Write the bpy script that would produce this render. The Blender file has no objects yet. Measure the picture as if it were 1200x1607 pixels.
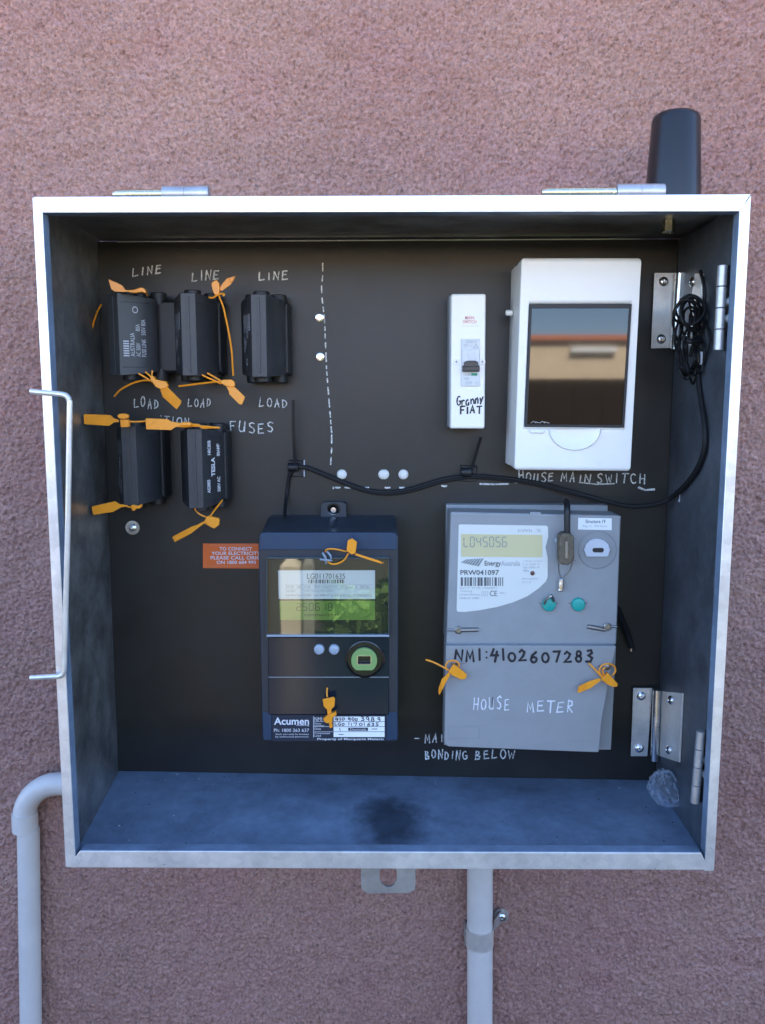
import bpy, bmesh, math, random
import numpy as np
from mathutils import Vector, Matrix, Euler

random.seed(7)
C = bpy.context.scene.collection
sc = bpy.context.scene

# ------------------------------------------------------------------ camera
F_PX, CAM = 1337.2, Vector((.0087, -.9463, .1345))
PITCH, YAW = .1315, .0182
M = Matrix.Rotation(YAW, 3, 'Z') @ Matrix.Rotation(-PITCH, 3, 'X')
cam = bpy.data.cameras.new('camera')
cam_o = bpy.data.objects.new('camera', cam)
C.objects.link(cam_o)
cam.sensor_fit = 'VERTICAL'
cam.sensor_height = 24
cam.lens = F_PX / 1607 * 24
cam.clip_start, cam.clip_end = .01, 400
cam_o.location = CAM
cam_o.rotation_euler = (M @ Matrix.Rotation(math.pi / 2, 3, 'X')).to_euler()
sc.camera = cam_o

# ------------------------------------------------------------------ sky and sun (sun behind the wall: open shade)
SUN_EL, SUN_ROT = math.radians(52), math.radians(20)
w = bpy.data.worlds.new('World')
sc.world = w
w.use_nodes = True
nt = w.node_tree
nt.nodes.clear()
sky = nt.nodes.new('ShaderNodeTexSky')
sky.sky_type = 'NISHITA'
sky.sun_disc = False
sky.sun_elevation, sky.sun_rotation = SUN_EL, SUN_ROT
sky.air_density, sky.dust_density, sky.ozone_density = .6, .1, 1.5
bg = nt.nodes.new('ShaderNodeBackground')
bg.inputs['Strength'].default_value = .07
wo = nt.nodes.new('ShaderNodeOutputWorld')
nt.links.new(sky.outputs[0], bg.inputs[0])
nt.links.new(bg.outputs[0], wo.inputs[0])
sun = bpy.data.lights.new('sun', 'SUN')
sun.energy, sun.angle, sun.color = 5, math.radians(.53), (1, .94, .86)
so = bpy.data.objects.new('sun', sun)
C.objects.link(so)
sd = Vector((math.sin(SUN_ROT) * math.cos(SUN_EL), math.cos(SUN_ROT) * math.cos(SUN_EL), math.sin(SUN_EL)))
so.rotation_euler = (-sd).to_track_quat('-Z', 'Y').to_euler()
so.location = sd * 20
vs = sc.view_settings
vs.view_transform, vs.look, vs.exposure, vs.gamma = 'Standard', 'None', 3.85, 1
vs.use_curve_mapping = False
sc.cycles.max_bounces = 10
sc.cycles.transparent_max_bounces = 12
sc.cycles.use_denoising = True

# ------------------------------------------------------------------ helpers
D = .18          # depth of the box in front of the equipment panel
WALL_Y = .014    # face of the rendered wall; the equipment panel lies at y = 0


def P(u, v, y=0.):
    """point of the vertical plane at depth y that is seen at photo position (u, v)"""
    d = M @ Vector(((u - 600) / F_PX, 1, (803.5 - v) / F_PX))
    return CAM + d * ((y - CAM.y) / d.y)


def PX(u, v, x):
    """point of the vertical plane x = const seen at (u, v)"""
    d = M @ Vector(((u - 600) / F_PX, 1, (803.5 - v) / F_PX))
    return CAM + d * ((x - CAM.x) / d.x)


def ZM(x0, y0, s):
    return lambda pts: [(x0 + p[0] / s, y0 + p[1] / s) for p in pts]


MATS = {}


def mat(name, col, rough=.5, metal=0., noise=0., nscale=60., bump=0., bscale=300., coat=0., spec=.5, trans=0., alpha=None):
    if name in MATS:
        return MATS[name]
    m = bpy.data.materials.new(name)
    m.use_nodes = True
    t = m.node_tree
    b = t.nodes['Principled BSDF']
    b.inputs['Base Color'].default_value = (*col, 1)
    b.inputs['Roughness'].default_value = rough
    b.inputs['Metallic'].default_value = metal
    b.inputs['Specular IOR Level'].default_value = spec
    b.inputs['Coat Weight'].default_value = coat
    b.inputs['Coat Roughness'].default_value = .06
    b.inputs['Transmission Weight'].default_value = trans
    tc = t.nodes.new('ShaderNodeNewGeometry')
    if noise:
        n = t.nodes.new('ShaderNodeTexNoise')
        n.inputs['Scale'].default_value = nscale
        n.inputs['Detail'].default_value = 6
        n.inputs['Roughness'].default_value = .65
        t.links.new(tc.outputs['Position'], n.inputs['Vector'])
        r = t.nodes.new('ShaderNodeMapRange')
        r.inputs['From Min'].default_value, r.inputs['From Max'].default_value = .3, .7
        r.inputs['To Min'].default_value, r.inputs['To Max'].default_value = 1 - noise, 1 + noise
        t.links.new(n.outputs['Fac'], r.inputs['Value'])
        mx = t.nodes.new('ShaderNodeVectorMath')
        mx.operation = 'SCALE'
        mx.inputs[0].default_value = col
        t.links.new(r.outputs[0], mx.inputs['Scale'])
        t.links.new(mx.outputs[0], b.inputs['Base Color'])
        r2 = t.nodes.new('ShaderNodeMapRange')
        r2.inputs['To Min'].default_value, r2.inputs['To Max'].default_value = max(.02, rough - .12), min(1, rough + .12)
        t.links.new(n.outputs['Fac'], r2.inputs['Value'])
        t.links.new(r2.outputs[0], b.inputs['Roughness'])
    if bump:
        n = t.nodes.new('ShaderNodeTexNoise')
        n.inputs['Scale'].default_value = bscale
        n.inputs['Detail'].default_value = 4
        t.links.new(tc.outputs['Position'], n.inputs['Vector'])
        bp = t.nodes.new('ShaderNodeBump')
        bp.inputs['Strength'].default_value = bump
        bp.inputs['Distance'].default_value = .001
        t.links.new(n.outputs['Fac'], bp.inputs['Height'])
        t.links.new(bp.outputs[0], b.inputs['Normal'])
    MATS[name] = m
    return m


def galv(name, val, rough, metal, stain=False, grey=(1, 1, 1.01), blotch=.15):
    m = bpy.data.materials.new(name)
    m.use_nodes = True
    t = m.node_tree
    b = t.nodes['Principled BSDF']
    g = t.nodes.new('ShaderNodeNewGeometry')
    vo = t.nodes.new('ShaderNodeTexVoronoi')
    vo.inputs['Scale'].default_value = 130
    no = t.nodes.new('ShaderNodeTexNoise')
    no.inputs['Scale'].default_value = 22
    no.inputs['Detail'].default_value = 9
    no.inputs['Roughness'].default_value = .7
    for n in (vo, no):
        t.links.new(g.outputs['Position'], n.inputs['Vector'])
    sep = t.nodes.new('ShaderNodeSeparateColor')
    t.links.new(vo.outputs['Color'], sep.inputs[0])
    a = t.nodes.new('ShaderNodeMapRange')
    a.inputs['To Min'].default_value, a.inputs['To Max'].default_value = val * .93, val * 1.05
    t.links.new(sep.outputs[0], a.inputs['Value'])
    c = t.nodes.new('ShaderNodeMapRange')
    c.inputs['From Min'].default_value, c.inputs['From Max'].default_value = .3, .7
    c.inputs['To Min'].default_value, c.inputs['To Max'].default_value = 1 - blotch * 1.3, 1 + blotch * .8
    t.links.new(no.outputs['Fac'], c.inputs['Value'])
    mu = t.nodes.new('ShaderNodeMath')
    mu.operation = 'MULTIPLY'
    t.links.new(a.outputs[0], mu.inputs[0])
    t.links.new(c.outputs[0], mu.inputs[1])
    last = mu
    if stain:
        # oily round mark on the floor of the box
        ctr = P(612, 1283, -.10)
        sub = t.nodes.new('ShaderNodeVectorMath')
        sub.operation = 'SUBTRACT'
        sub.inputs[1].default_value = (ctr.x, ctr.y, ctr.z)
        t.links.new(g.outputs['Position'], sub.inputs[0])
        scl = t.nodes.new('ShaderNodeVectorMath')
        scl.operation = 'MULTIPLY'
        scl.inputs[1].default_value = (1 / .034, 1 / .055, .1)
        t.links.new(sub.outputs[0], scl.inputs[0])
        ln = t.nodes.new('ShaderNodeVectorMath')
        ln.operation = 'LENGTH'
        t.links.new(scl.outputs[0], ln.inputs[0])
        n2 = t.nodes.new('ShaderNodeTexNoise')
        n2.inputs['Scale'].default_value = 60
        n2.inputs['Detail'].default_value = 5
        t.links.new(g.outputs['Position'], n2.inputs['Vector'])
        ad = t.nodes.new('ShaderNodeMath')
        ad.operation = 'ADD'
        t.links.new(ln.outputs['Value'], ad.inputs[0])
        t.links.new(n2.outputs['Fac'], ad.inputs[1])
        k = t.nodes.new('ShaderNodeMapRange')
        k.inputs['From Min'].default_value, k.inputs['From Max'].default_value = 1.05, 1.75
        k.inputs['To Min'].default_value, k.inputs['To Max'].default_value = .3, 1
        t.links.new(ad.outputs[0], k.inputs['Value'])
        m2 = t.nodes.new('ShaderNodeMath')
        m2.operation = 'MULTIPLY'
        t.links.new(mu.outputs[0], m2.inputs[0])
        t.links.new(k.outputs[0], m2.inputs[1])
        last = m2
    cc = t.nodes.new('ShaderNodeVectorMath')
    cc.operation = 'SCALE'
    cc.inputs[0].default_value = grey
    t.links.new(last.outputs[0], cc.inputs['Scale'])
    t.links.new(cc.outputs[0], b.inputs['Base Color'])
    rr = t.nodes.new('ShaderNodeMapRange')
    rr.inputs['To Min'].default_value, rr.inputs['To Max'].default_value = rough - .1, rough + .12
    t.links.new(no.outputs['Fac'], rr.inputs['Value'])
    t.links.new(rr.outputs[0], b.inputs['Roughness'])
    b.inputs['Metallic'].default_value = metal
    bp = t.nodes.new('ShaderNodeBump')
    bp.inputs['Strength'].default_value = .12
    bp.inputs['Distance'].default_value = .0006
    t.links.new(no.outputs['Fac'], bp.inputs['Height'])
    t.links.new(bp.outputs[0], b.inputs['Normal'])
    MATS[name] = m
    return m


def pane(name, tint, refl_rough=.02, boost=0.):
    """thin clear plastic: tinted see-through plus Fresnel gloss"""
    m = bpy.data.materials.new(name)
    m.use_nodes = True
    t = m.node_tree
    t.nodes.clear()
    o = t.nodes.new('ShaderNodeOutputMaterial')
    tr = t.nodes.new('ShaderNodeBsdfTransparent')
    tr.inputs[0].default_value = (*tint, 1)
    gl = t.nodes.new('ShaderNodeBsdfGlossy')
    gl.inputs['Roughness'].default_value = refl_rough
    fr = t.nodes.new('ShaderNodeFresnel')
    fr.inputs['IOR'].default_value = 1.55 + boost
    mx = t.nodes.new('ShaderNodeMixShader')
    t.links.new(fr.outputs[0], mx.inputs[0])
    t.links.new(tr.outputs[0], mx.inputs[1])
    t.links.new(gl.outputs[0], mx.inputs[2])
    t.links.new(mx.outputs[0], o.inputs[0])
    MATS[name] = m
    return m


class MB:
    def __init__(s):
        s.v, s.f, s.m = [], [], []

    def face(s, pts, m=0):
        n = len(s.v)
        s.v += [Vector(p) for p in pts]
        s.f.append(list(range(n, n + len(pts))))
        s.m.append(m)

    def loft(s, loops, m=0, cap0=True, cap1=True, closed=True):
        n = len(s.v)
        k = len(loops[0])
        for L in loops:
            s.v += [Vector(p) for p in L]
        for i in range(len(loops) - 1):
            for j in range(k if closed else k - 1):
                a, b = n + i * k + j, n + i * k + (j + 1) % k
                s.f.append([a, b, b + k, a + k])
                s.m.append(m)
        if cap0:
            s.f.append([n + j for j in range(k)][::-1])
            s.m.append(m)
        if cap1:
            s.f.append([n + (len(loops) - 1) * k + j for j in range(k)])
            s.m.append(m)
        return s

    def box(s, x0, x1, y0, y1, z0, z1, m=0):
        return s.loft([[(x0, y0, z0), (x1, y0, z0), (x1, y0, z1), (x0, y0, z1)],
                       [(x0, y1, z0), (x1, y1, z0), (x1, y1, z1), (x0, y1, z1)]], m)

    def slab(s, px, yf, yb, m=0, grow=0.):
        """outline given on the front plane yf, run straight back to yb"""
        fr = [P(u, v, yf) for u, v in px]
        c = sum(fr, Vector()) / len(fr)
        bk = []
        for p in fr:
            q = p + (p - c) * grow
            bk.append(Vector((q.x, yb, q.z)))
        return s.loft([fr, bk], m)

    def tube(s, pts, r, n=10, m=0, smooth=0):
        pts = [Vector(p) for p in pts]
        if smooth:
            pts = catmull(pts, smooth)
        rs = r if isinstance(r, (list, tuple)) else [r] * len(pts)
        if len(rs) != len(pts):
            rs = [rs[min(len(rs) - 1, int(i * len(rs) / len(pts)))] for i in range(len(pts))]
        loops = []
        ref = None
        for i, p in enumerate(pts):
            d = (pts[min(i + 1, len(pts) - 1)] - pts[max(i - 1, 0)]).normalized()
            if ref is None:
                ref = d.orthogonal().normalized()
            ref = (ref - d * ref.dot(d)).normalized()
            b = d.cross(ref)
            loops.append([p + (ref * math.cos(2 * math.pi * j / n) + b * math.sin(2 * math.pi * j / n)) * rs[i] for j in range(n)])
        return s.loft(loops, m)

    def strap(s, pts, wd, th, up, m=0, smooth=0):
        """flat strip of rectangular section along a path; up = direction of its thickness"""
        pts = [Vector(p) for p in pts]
        if smooth:
            pts = catmull(pts, smooth)
        up = Vector(up)
        loops = []
        for i, p in enumerate(pts):
            d = (pts[min(i + 1, len(pts) - 1)] - pts[max(i - 1, 0)]).normalized()
            u = (up - d * up.dot(d)).normalized()
            b = d.cross(u)
            loops.append([p + b * wd / 2 + u * th / 2, p - b * wd / 2 + u * th / 2, p - b * wd / 2 - u * th / 2, p + b * wd / 2 - u * th / 2])
        return s.loft(loops, m)

    def lathe(s, o, ax, prof, n=24, m=0):
        o, ax = Vector(o), Vector(ax).normalized()
        a = ax.orthogonal().normalized()
        b = ax.cross(a)
        loops = [[o + ax * h + (a * math.cos(2 * math.pi * j / n) + b * math.sin(2 * math.pi * j / n)) * max(r, 1e-5) for j in range(n)] for r, h in prof]
        return s.loft(loops, m)

    def ribbon(s, pts, wd, fm, m=0, jit=0.):
        """flat pen stroke in 2-D (same unit as wd), laid on a surface by fm(x, y)"""
        pts = [Vector((p[0], p[1])) for p in pts]
        if len(pts) < 2:
            return
        L, Rr = [], []
        for i, p in enumerate(pts):
            d0 = (p - pts[i - 1]).normalized() if i else None
            d1 = (pts[i + 1] - p).normalized() if i < len(pts) - 1 else None
            d0 = d0 or d1
            d1 = d1 or d0
            n0, n1 = Vector((-d0.y, d0.x)), Vector((-d1.y, d1.x))
            nn = n0 + n1
            nn = nn.normalized() if nn.length > .3 else n1
            kk = 1 / max(.55, nn.dot(n1))
            h = wd / 2 * kk * (1 + random.uniform(-jit, jit))
            L.append(p + nn * h)
            Rr.append(p - nn * h)
        d0 = (pts[0] - pts[1]).normalized() * wd * .4
        d1 = (pts[-1] - pts[-2]).normalized() * wd * .4
        n = len(s.v)
        allp = [pts[0] + d0] + [x for pr in zip(L, Rr) for x in pr] + [pts[-1] + d1]
        s.v += [Vector(fm(p.x, p.y)) for p in allp]
        s.f.append([n, n + 1, n + 2])
        s.m.append(m)
        for i in range(len(pts) - 1):
            a = n + 1 + 2 * i
            s.f.append([a, a + 2, a + 3, a + 1])
            s.m.append(m)
        e = n + len(allp) - 1
        s.f.append([e, e - 1, e - 2])
        s.m.append(m)

    def text(s, txt, fm, m=0, bold=0.):
        """printed text in a unit square (x right, y up), laid on a surface by fm"""
        vv, ff = text_mesh(txt, bold)
        n = len(s.v)
        s.v += [Vector(fm(x, y)) for x, y in vv]
        for f in ff:
            s.f.append([n + i for i in f])
            s.m.append(m)

    def build(s, name, mats, parent=None, bevel=0., seg=2, smooth=30, recalc=True):
        me = bpy.data.meshes.new(name)
        off = Vector(parent['base']) if parent is not None and 'base' in parent else Vector()
        if parent is not None and parent.type == 'MESH':
            off = Vector(parent.get('off', (0, 0, 0)))
        me.from_pydata([tuple(p - off) for p in s.v], [], s.f)
        for k in (mats if isinstance(mats, (list, tuple)) else [mats]):
            me.materials.append(MATS[k])
        me.polygons.foreach_set('material_index', s.m)
        me.update()
        if recalc:
            b = bmesh.new()
            b.from_mesh(me)
            bmesh.ops.recalc_face_normals(b, faces=b.faces)
            b.to_mesh(me)
            b.free()
        if smooth:
            me.polygons.foreach_set('use_smooth', [True] * len(me.polygons))
            me.set_sharp_from_angle(angle=math.radians(smooth))
        o = bpy.data.objects.new(name, me)
        C.objects.link(o)
        if parent is not None:
            o.parent = parent
        o['off'] = tuple(off)
        if bevel:
            bv = o.modifiers.new('bevel', 'BEVEL')
            bv.width, bv.segments, bv.limit_method, bv.angle_limit = bevel, seg, 'ANGLE', math.radians(40)
            bv.harden_normals = True
        return o


def catmull(pts, k):
    out = []
    n = len(pts)
    for i in range(n - 1):
        p0, p1, p2, p3 = pts[max(i - 1, 0)], pts[i], pts[i + 1], pts[min(i + 2, n - 1)]
        for j in range(k):
            t = j / k
            out.append(.5 * ((2 * p1) + (p2 - p0) * t + (2 * p0 - 5 * p1 + 4 * p2 - p3) * t * t + (3 * p1 - p0 - 3 * p2 + p3) * t ** 3))
    out.append(pts[-1])
    return out


TEXTS = {}


def text_mesh(txt, bold=0.):
    if (txt, bold) in TEXTS:
        return TEXTS[(txt, bold)]
    cu = bpy.data.curves.new('text', 'FONT')
    cu.body = txt
    cu.resolution_u = 3
    cu.offset = bold
    ob = bpy.data.objects.new('text', cu)
    C.objects.link(ob)
    dg = bpy.context.evaluated_depsgraph_get()
    me = bpy.data.meshes.new_from_object(ob.evaluated_get(dg))
    vv = [(v.co.x, v.co.y) for v in me.vertices]
    ff = [list(p.vertices) for p in me.polygons]
    bpy.data.objects.remove(ob)
    bpy.data.meshes.remove(me)
    bpy.data.curves.remove(cu)
    if vv:
        x0, x1 = min(p[0] for p in vv), max(p[0] for p in vv)
        y0, y1 = min(p[1] for p in vv), max(p[1] for p in vv)
        vv = [((x - x0) / (x1 - x0), (y - y0) / max(1e-6, y1 - y0)) for x, y in vv]
    TEXTS[(txt, bold)] = (vv, ff)
    return vv, ff


def empty(name, label, cat, loc, group=None):
    o = bpy.data.objects.new(name, None)
    C.objects.link(o)
    o.location = loc
    o.empty_display_size = .02
    o['base'] = tuple(loc)
    o['label'], o['category'] = label, cat
    if group:
        o['group'] = group
    return o


def tag(o, label, cat, group=None):
    o['label'], o['category'] = label, cat
    if group:
        o['group'] = group
    return o


_lift = [0.]


def lift():
    _lift[0] = (_lift[0] + 1.3e-5) % 2.2e-4
    return _lift[0]


def px_fm(u0, v0, u1, v1, y):
    """unit square -> px rectangle (v1 is the baseline) on plane y"""
    yy = y - lift()
    return lambda a, b: P(u0 + (u1 - u0) * a, v1 + (v0 - v1) * b, yy)


def quad_fm(tl, tr, br, bl, y):
    yy = y - lift()

    def f(a, b):
        t = ((tl[0] + (tr[0] - tl[0]) * a), (tl[1] + (tr[1] - tl[1]) * a))
        q = ((bl[0] + (br[0] - bl[0]) * a), (bl[1] + (br[1] - bl[1]) * a))
        return P(q[0] + (t[0] - q[0]) * b, q[1] + (t[1] - q[1]) * b, yy)
    return f


# hand-drawn letters: strokes in a unit box, y up
def arc(cx, cy, rx, ry, a0, a1, n=9):
    return [(cx + rx * math.cos(math.radians(a0 + (a1 - a0) * i / n)), cy + ry * math.sin(math.radians(a0 + (a1 - a0) * i / n))) for i in range(n + 1)]


HAND = {
    'L': [[(.1, 1), (.04, .5), (0, .02), (.5, .05), (.9, .12)]], 'I': [[(.5, .95), (.45, 0)]],
    'N': [[(.05, 0), (.1, .95)], [(.1, .95), (.85, .05), (.9, 1)]],
    'E': [[(.85, 1), (.12, .95), (.05, .02), (.95, .08)], [(.1, .52), (.75, .55)]],
    'O': [arc(.48, .5, .44, .48, 100, 450, 14)], 'A': [[(0, 0), (.5, 1), (.62, .5), (.8, 0)], [(.15, .35), (.78, .38)]],
    'D': [[(.1, 0), (.12, .95)], [(.02, .95)] + arc(.1, .5, .75, .47, 85, -90, 9)],
    'F': [[(.12, 0), (.1, .98), (.95, 1)], [(.1, .5), (.7, .52)]],
    'U': [[(.1, 1), (.05, .4)] + arc(.42, .3, .37, .3, 190, 340, 7) + [(.85, 1), (.86, .0)]],
    'S': [[(.9, .88), (.55, 1), (.15, .85), (.2, .62), (.7, .45), (.85, .22), (.55, 0), (.05, .1)]],
    'H': [[(.1, 0), (.12, 1)], [(.88, 0), (.9, 1)], [(.1, .5), (.9, .54)]],
    'M': [[(0, 0), (.15, 1), (.5, .3), (.85, 1), (.95, 0)]], 'W': [[(0, 1), (.2, 0), (.5, .7), (.75, 0), (1, 1)]],
    'T': [[(0, .98), (1, 1)], [(.5, 1), (.45, 0)]], 'C': [arc(.55, .5, .5, .48, 45, 310, 9)],
    'B': [[(.1, 0), (.12, 1)], [(.05, 1), (.6, .95), (.65, .7), (.15, .52), (.8, .4), (.75, .08), (.05, .02)]],
    'G': [arc(.5, .5, .48, .5, 55, 330, 9) + [(.92, .45), (.55, .45)]], 'R': [[(.1, 0), (.12, 1)], [(.05, .98), (.7, .92), (.7, .6), (.12, .5), (.9, 0)]],
    '-': [[(.1, .5), (.9, .5)]], ':': [[(.45, .72), (.5, .76)], [(.45, .18), (.5, .22)]],
    '0': [arc(.5, .42, .42, .4, 95, 450, 12)], '1': [[(.35, .95), (.6, .05)]], '2': [[(.08, .78), (.4, 1), (.8, .8), (.6, .45), (.05, .05), (.95, .1)]],
    '3': [[(.1, .92), (.6, .98), (.75, .75), (.35, .55), (.85, .35), (.7, .05), (.05, .05)]],
    '4': [[(.25, .95), (.05, .4), (.9, .42)], [(.65, .8), (.6, -.1)]], '5': [[(.85, 1), (.25, .95), (.15, .55), (.7, .55), (.8, .15), (.1, .02)]],
    '6': [[(.75, 1), (.25, .65), (.1, .25)] + arc(.48, .24, .36, .26, 190, 500, 10)], '7': [[(.05, .92), (.9, .95), (.5, .0)]],
    '8': [arc(.5, .74, .28, .24, -60, 270, 10) + arc(.5, .25, .36, .26, 95, 440, 10)], '9': [arc(.45, .7, .35, .28, 20, 380, 10) + [(.7, .0)]],
    'r': [[(.1, .6), (.15, 0)], [(.12, .4), (.45, .62), (.8, .55)]], 'a': [arc(.42, .3, .35, .3, 60, 370, 9) + [(.85, 0)]],
    'n': [[(.1, .6), (.1, 0)], [(.1, .4), (.5, .62), (.75, .45), (.8, 0)]], 'y': [[(.1, .6), (.4, .15)], [(.85, .65), (.2, -.12)]],
    'l': [[(.4, 1), (.4, 0)]], "'": [[(.4, 1), (.6, .9)]],
}


def write(mb, txt, u0, v0, u1, v1, y, wd, m=0, rise=0., gap=.32, jit=.18, fm=None, wob=.05):
    """hand lettering filling px box (u0,v0)-(u1,v1); rise = px the line climbs over its length"""
    adv = [(.5 if ch in "1l:'" else .72 if ch == 'I' else 1) for ch in txt]
    cw = (u1 - u0) / (sum(adv) - gap)
    for i, ch in enumerate(txt):
        if ch == ' ':
            continue
        ox = u0 + sum(adv[:i]) * cw
        lw = cw * (adv[i] - gap)
        sl, dz, hk = random.uniform(-.12, .2), random.uniform(-.1, .1), random.uniform(.86, 1.12)
        lw *= random.uniform(.9, 1.08)
        for st in HAND[ch]:
            pts = []
            sy = random.uniform(-wob, wob)
            for a, b in st:
                b = b * hk + dz
                uu = ox + (a + sl * (b - .5)) * lw + random.uniform(-wob, wob) * lw * .6
                vv = v1 - (b + sy) * (v1 - v0) - rise * (uu - u0) / (u1 - u0)
                pts.append((uu, vv))
            yy = y - lift()
            if fm:
                mb.ribbon(pts, wd, lambda a, b: fm(a, b, yy), m, jit)
            else:
                mb.ribbon(pts, wd, lambda a, b: P(a, b, yy), m, jit)


SEG7 = {'0': 'abcdef', '1': 'bc', '2': 'abged', '3': 'abgcd', '4': 'fgbc', '5': 'afgcd', '6': 'afgedc', '7': 'abc', '8': 'abcdefg', '9': 'abcdfg', 'L': 'fed'}
SEGP = {'a': [(.08, 1), (.92, 1)], 'b': [(1, .93), (1, .57)], 'c': [(1, .43), (1, .07)], 'd': [(.08, 0), (.92, 0)], 'e': [(0, .43), (0, .07)], 'f': [(0, .93), (0, .57)], 'g': [(.1, .5), (.9, .5)]}


def seg7(mb, txt, u0, v0, u1, v1, y, wd, m=0):
    cw = (u1 - u0) / (len(txt) - .35)
    for i, ch in enumerate(txt):
        if ch == ' ':
            continue
        for k in SEG7[ch]:
            yy = y - lift()
            mb.ribbon([(u0 + i * cw + a * cw * .62, v1 - b * (v1 - v0)) for a, b in SEGP[k]], wd, lambda a, b: P(a, b, yy), m)


def barcode(mb, u0, v0, u1, v1, y, n, m=0, seed=3):
    rr = random.Random(seed)
    x = u0
    yy = y - lift()
    un = (u1 - u0) / (n * 2.2)
    while x < u1:
        wdt = un * rr.choice((1, 1, 2, 3)) * .8
        mb.face([P(x, v0, yy), P(min(u1, x + wdt), v0, yy), P(min(u1, x + wdt), v1, yy), P(x, v1, yy)], m)
        x += wdt + un * rr.choice((.8, 1, 1.8))


# ------------------------------------------------------------------ materials
galv('zinc_sheet', .36, .42, .8, grey=(.96, .96, .93), blotch=.45)
galv('zinc_sky_tint', .28, .5, .25, stain=True, grey=(.68, .92, 1.27), blotch=.25)  # blue of the sky light put into the colour of floor and flange returns
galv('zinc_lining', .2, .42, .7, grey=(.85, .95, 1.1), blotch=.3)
galv('zinc_edge', .9, .3, .6, grey=(1, .985, .95))
galv('zinc_dull', .5, .4, .75)
mat('zinc_plate', (.72, .72, .7), .24, 1., noise=.12, nscale=80)
mat('steel_bright', (.78, .77, .75), .18, 1.)
mat('brass_pin', (.78, .71, .48), .25, 1., noise=.1, nscale=200)
mat('panel_black', (.02, .018, .0155), .38, spec=.42, noise=.3, nscale=10, bump=.06, bscale=900)
mat('chalk', (.78, .78, .74), .8)
k = MATS['chalk'].node_tree
kb = k.nodes['Principled BSDF']
kn = k.nodes.new('ShaderNodeTexNoise')
kn.inputs['Scale'].default_value = 700
kn.inputs['Detail'].default_value = 3
kg = k.nodes.new('ShaderNodeNewGeometry')
kr = k.nodes.new('ShaderNodeMapRange')
kr.inputs['From Min'].default_value, kr.inputs['From Max'].default_value = .36, .56
kr.inputs['To Min'].default_value, kr.inputs['To Max'].default_value = .4, 1
k.links.new(kg.outputs['Position'], kn.inputs['Vector'])
k.links.new(kn.outputs['Fac'], kr.inputs['Value'])
k.links.new(kr.outputs[0], kb.inputs['Alpha'])
mat('white_paint', (.8, .8, .78), .6)
mat('fuse_black', (.036, .037, .04), .42, noise=.15, nscale=90, bump=.05, bscale=1500)
mat('fuse_dark', (.014, .014, .015), .5)
mat('print_grey', (.5, .52, .55), .6)
mat('print_white', (.75, .76, .78), .6)
mat('seal_orange', (.93, .33, .015), .32, noise=.05, nscale=200)
mat('white_plastic', (.9, .87, .81), .32, noise=.015, nscale=40)
mat('grey_plastic', (.32, .34, .36), .4)
mat('ink_black', (.015, .013, .02), .5)
mat('ink_grey', (.12, .12, .12), .6)
mat('ink_faint', (.42, .43, .43), .6)
mat('ink_red', (.75, .28, .22), .6)
mat('ink_green', (.03, .3, .18), .5)
mat('toggle_black', (.016, .016, .018), .3)
mat('breaker_grey', (.66, .68, .67), .4)
mat('clear_grey', (.55, .6, .64), .2)
mat('rim_dark', (.06, .085, .085), .25)
mat('rim_pale', (.3, .36, .42), .25)
mat('zinc_leaf', (.72, .7, .66), .34, .55, noise=.1, nscale=90)
mat('fence_brown', (.024, .017, .014), .8, noise=.15, nscale=6)
mat('board_inside', (.012, .01, .009), .7)
mat('meter_navy', (.024, .031, .042), .36, noise=.08, nscale=60)
mat('meter_blue', (.014, .042, .088), .36, noise=.06, nscale=60)
mat('meter_gloss', (.011, .018, .028), .12, spec=.28)
mat('label_white', (.88, .89, .87), .45)
mat('lcd_green', (.2, .34, .06), .35)
mat('lcd_ink', (.04, .07, .02), .5)
mat('face_green', (.012, .03, .016), .35)
mat('button_blue', (.36, .41, .46), .3)
mat('port_green', (.22, .36, .12), .3, noise=.04)
mat('black_gloss', (.01, .01, .012), .2)
mat('label_navy', (.012, .02, .04), .45)
mat('case_grey', (.3, .305, .305), .42, noise=.05, nscale=50, bump=.04, bscale=1800)
mat('case_side', (.28, .29, .29), .42)
mat('plate_cream', (.74, .73, .66), .35)
mat('lcd_yellow', (.66, .58, .32), .28)
mat('logo_grey', (.26, .28, .27), .55)
mat('led_brown', (.12, .04, .035), .3)
mat('teal', (.012, .36, .3), .28)
mat('port_white', (.6, .62, .66), .35)
mat('lock_bronze', (.13, .105, .07), .55, .25, noise=.5, nscale=220, bump=.3, bscale=500)
mat('wire_steel', (.3, .28, .26), .4, 1.)
mat('rubber_black', (.012, .012, .013), .45)
mat('cable_black', (.01, .01, .011), .55, spec=.3)
mat('antenna_black', (.011, .011, .013), .3)
mat('sticker_orange', (.8, .17, .045), .7, spec=.15)
mat('conduit_grey', (.57, .555, .54), .38, noise=.05, nscale=30)
mat('foam_white', (.5, .53, .58), .7)
mat('bag_clear', (.6, .72, .9), .15, trans=.0)
mat('stucco', (.3, .3, .3))
mat('roof_orange', (.5, .16, .06), .7, noise=.15, nscale=3)
mat('house_beige', (.66, .53, .37), .8, noise=.08, nscale=2)
mat('gutter_dark', (.06, .05, .045), .5)
mat('soil', (.055, .048, .042), .9, noise=.2, nscale=4)
mat('bush_green', (.07, .13, .025), .8, noise=.4, nscale=9)
mat('path_pale', (.3, .26, .19), .8, noise=.1, nscale=5)
mat('post_grey', (.12, .115, .1), .8, noise=.1, nscale=5)
mat('hedge_green', (.03, .055, .018), .8, noise=.4, nscale=8)
pane('smoked_pane', (.1, .09, .085), .035, .05)
pane('clear_pane', (.97, .985, .97), .02)

# stucco: mauve pink render, mottled
t = MATS['stucco'].node_tree
b = t.nodes['Principled BSDF']
g = t.nodes.new('ShaderNodeNewGeometry')


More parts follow.
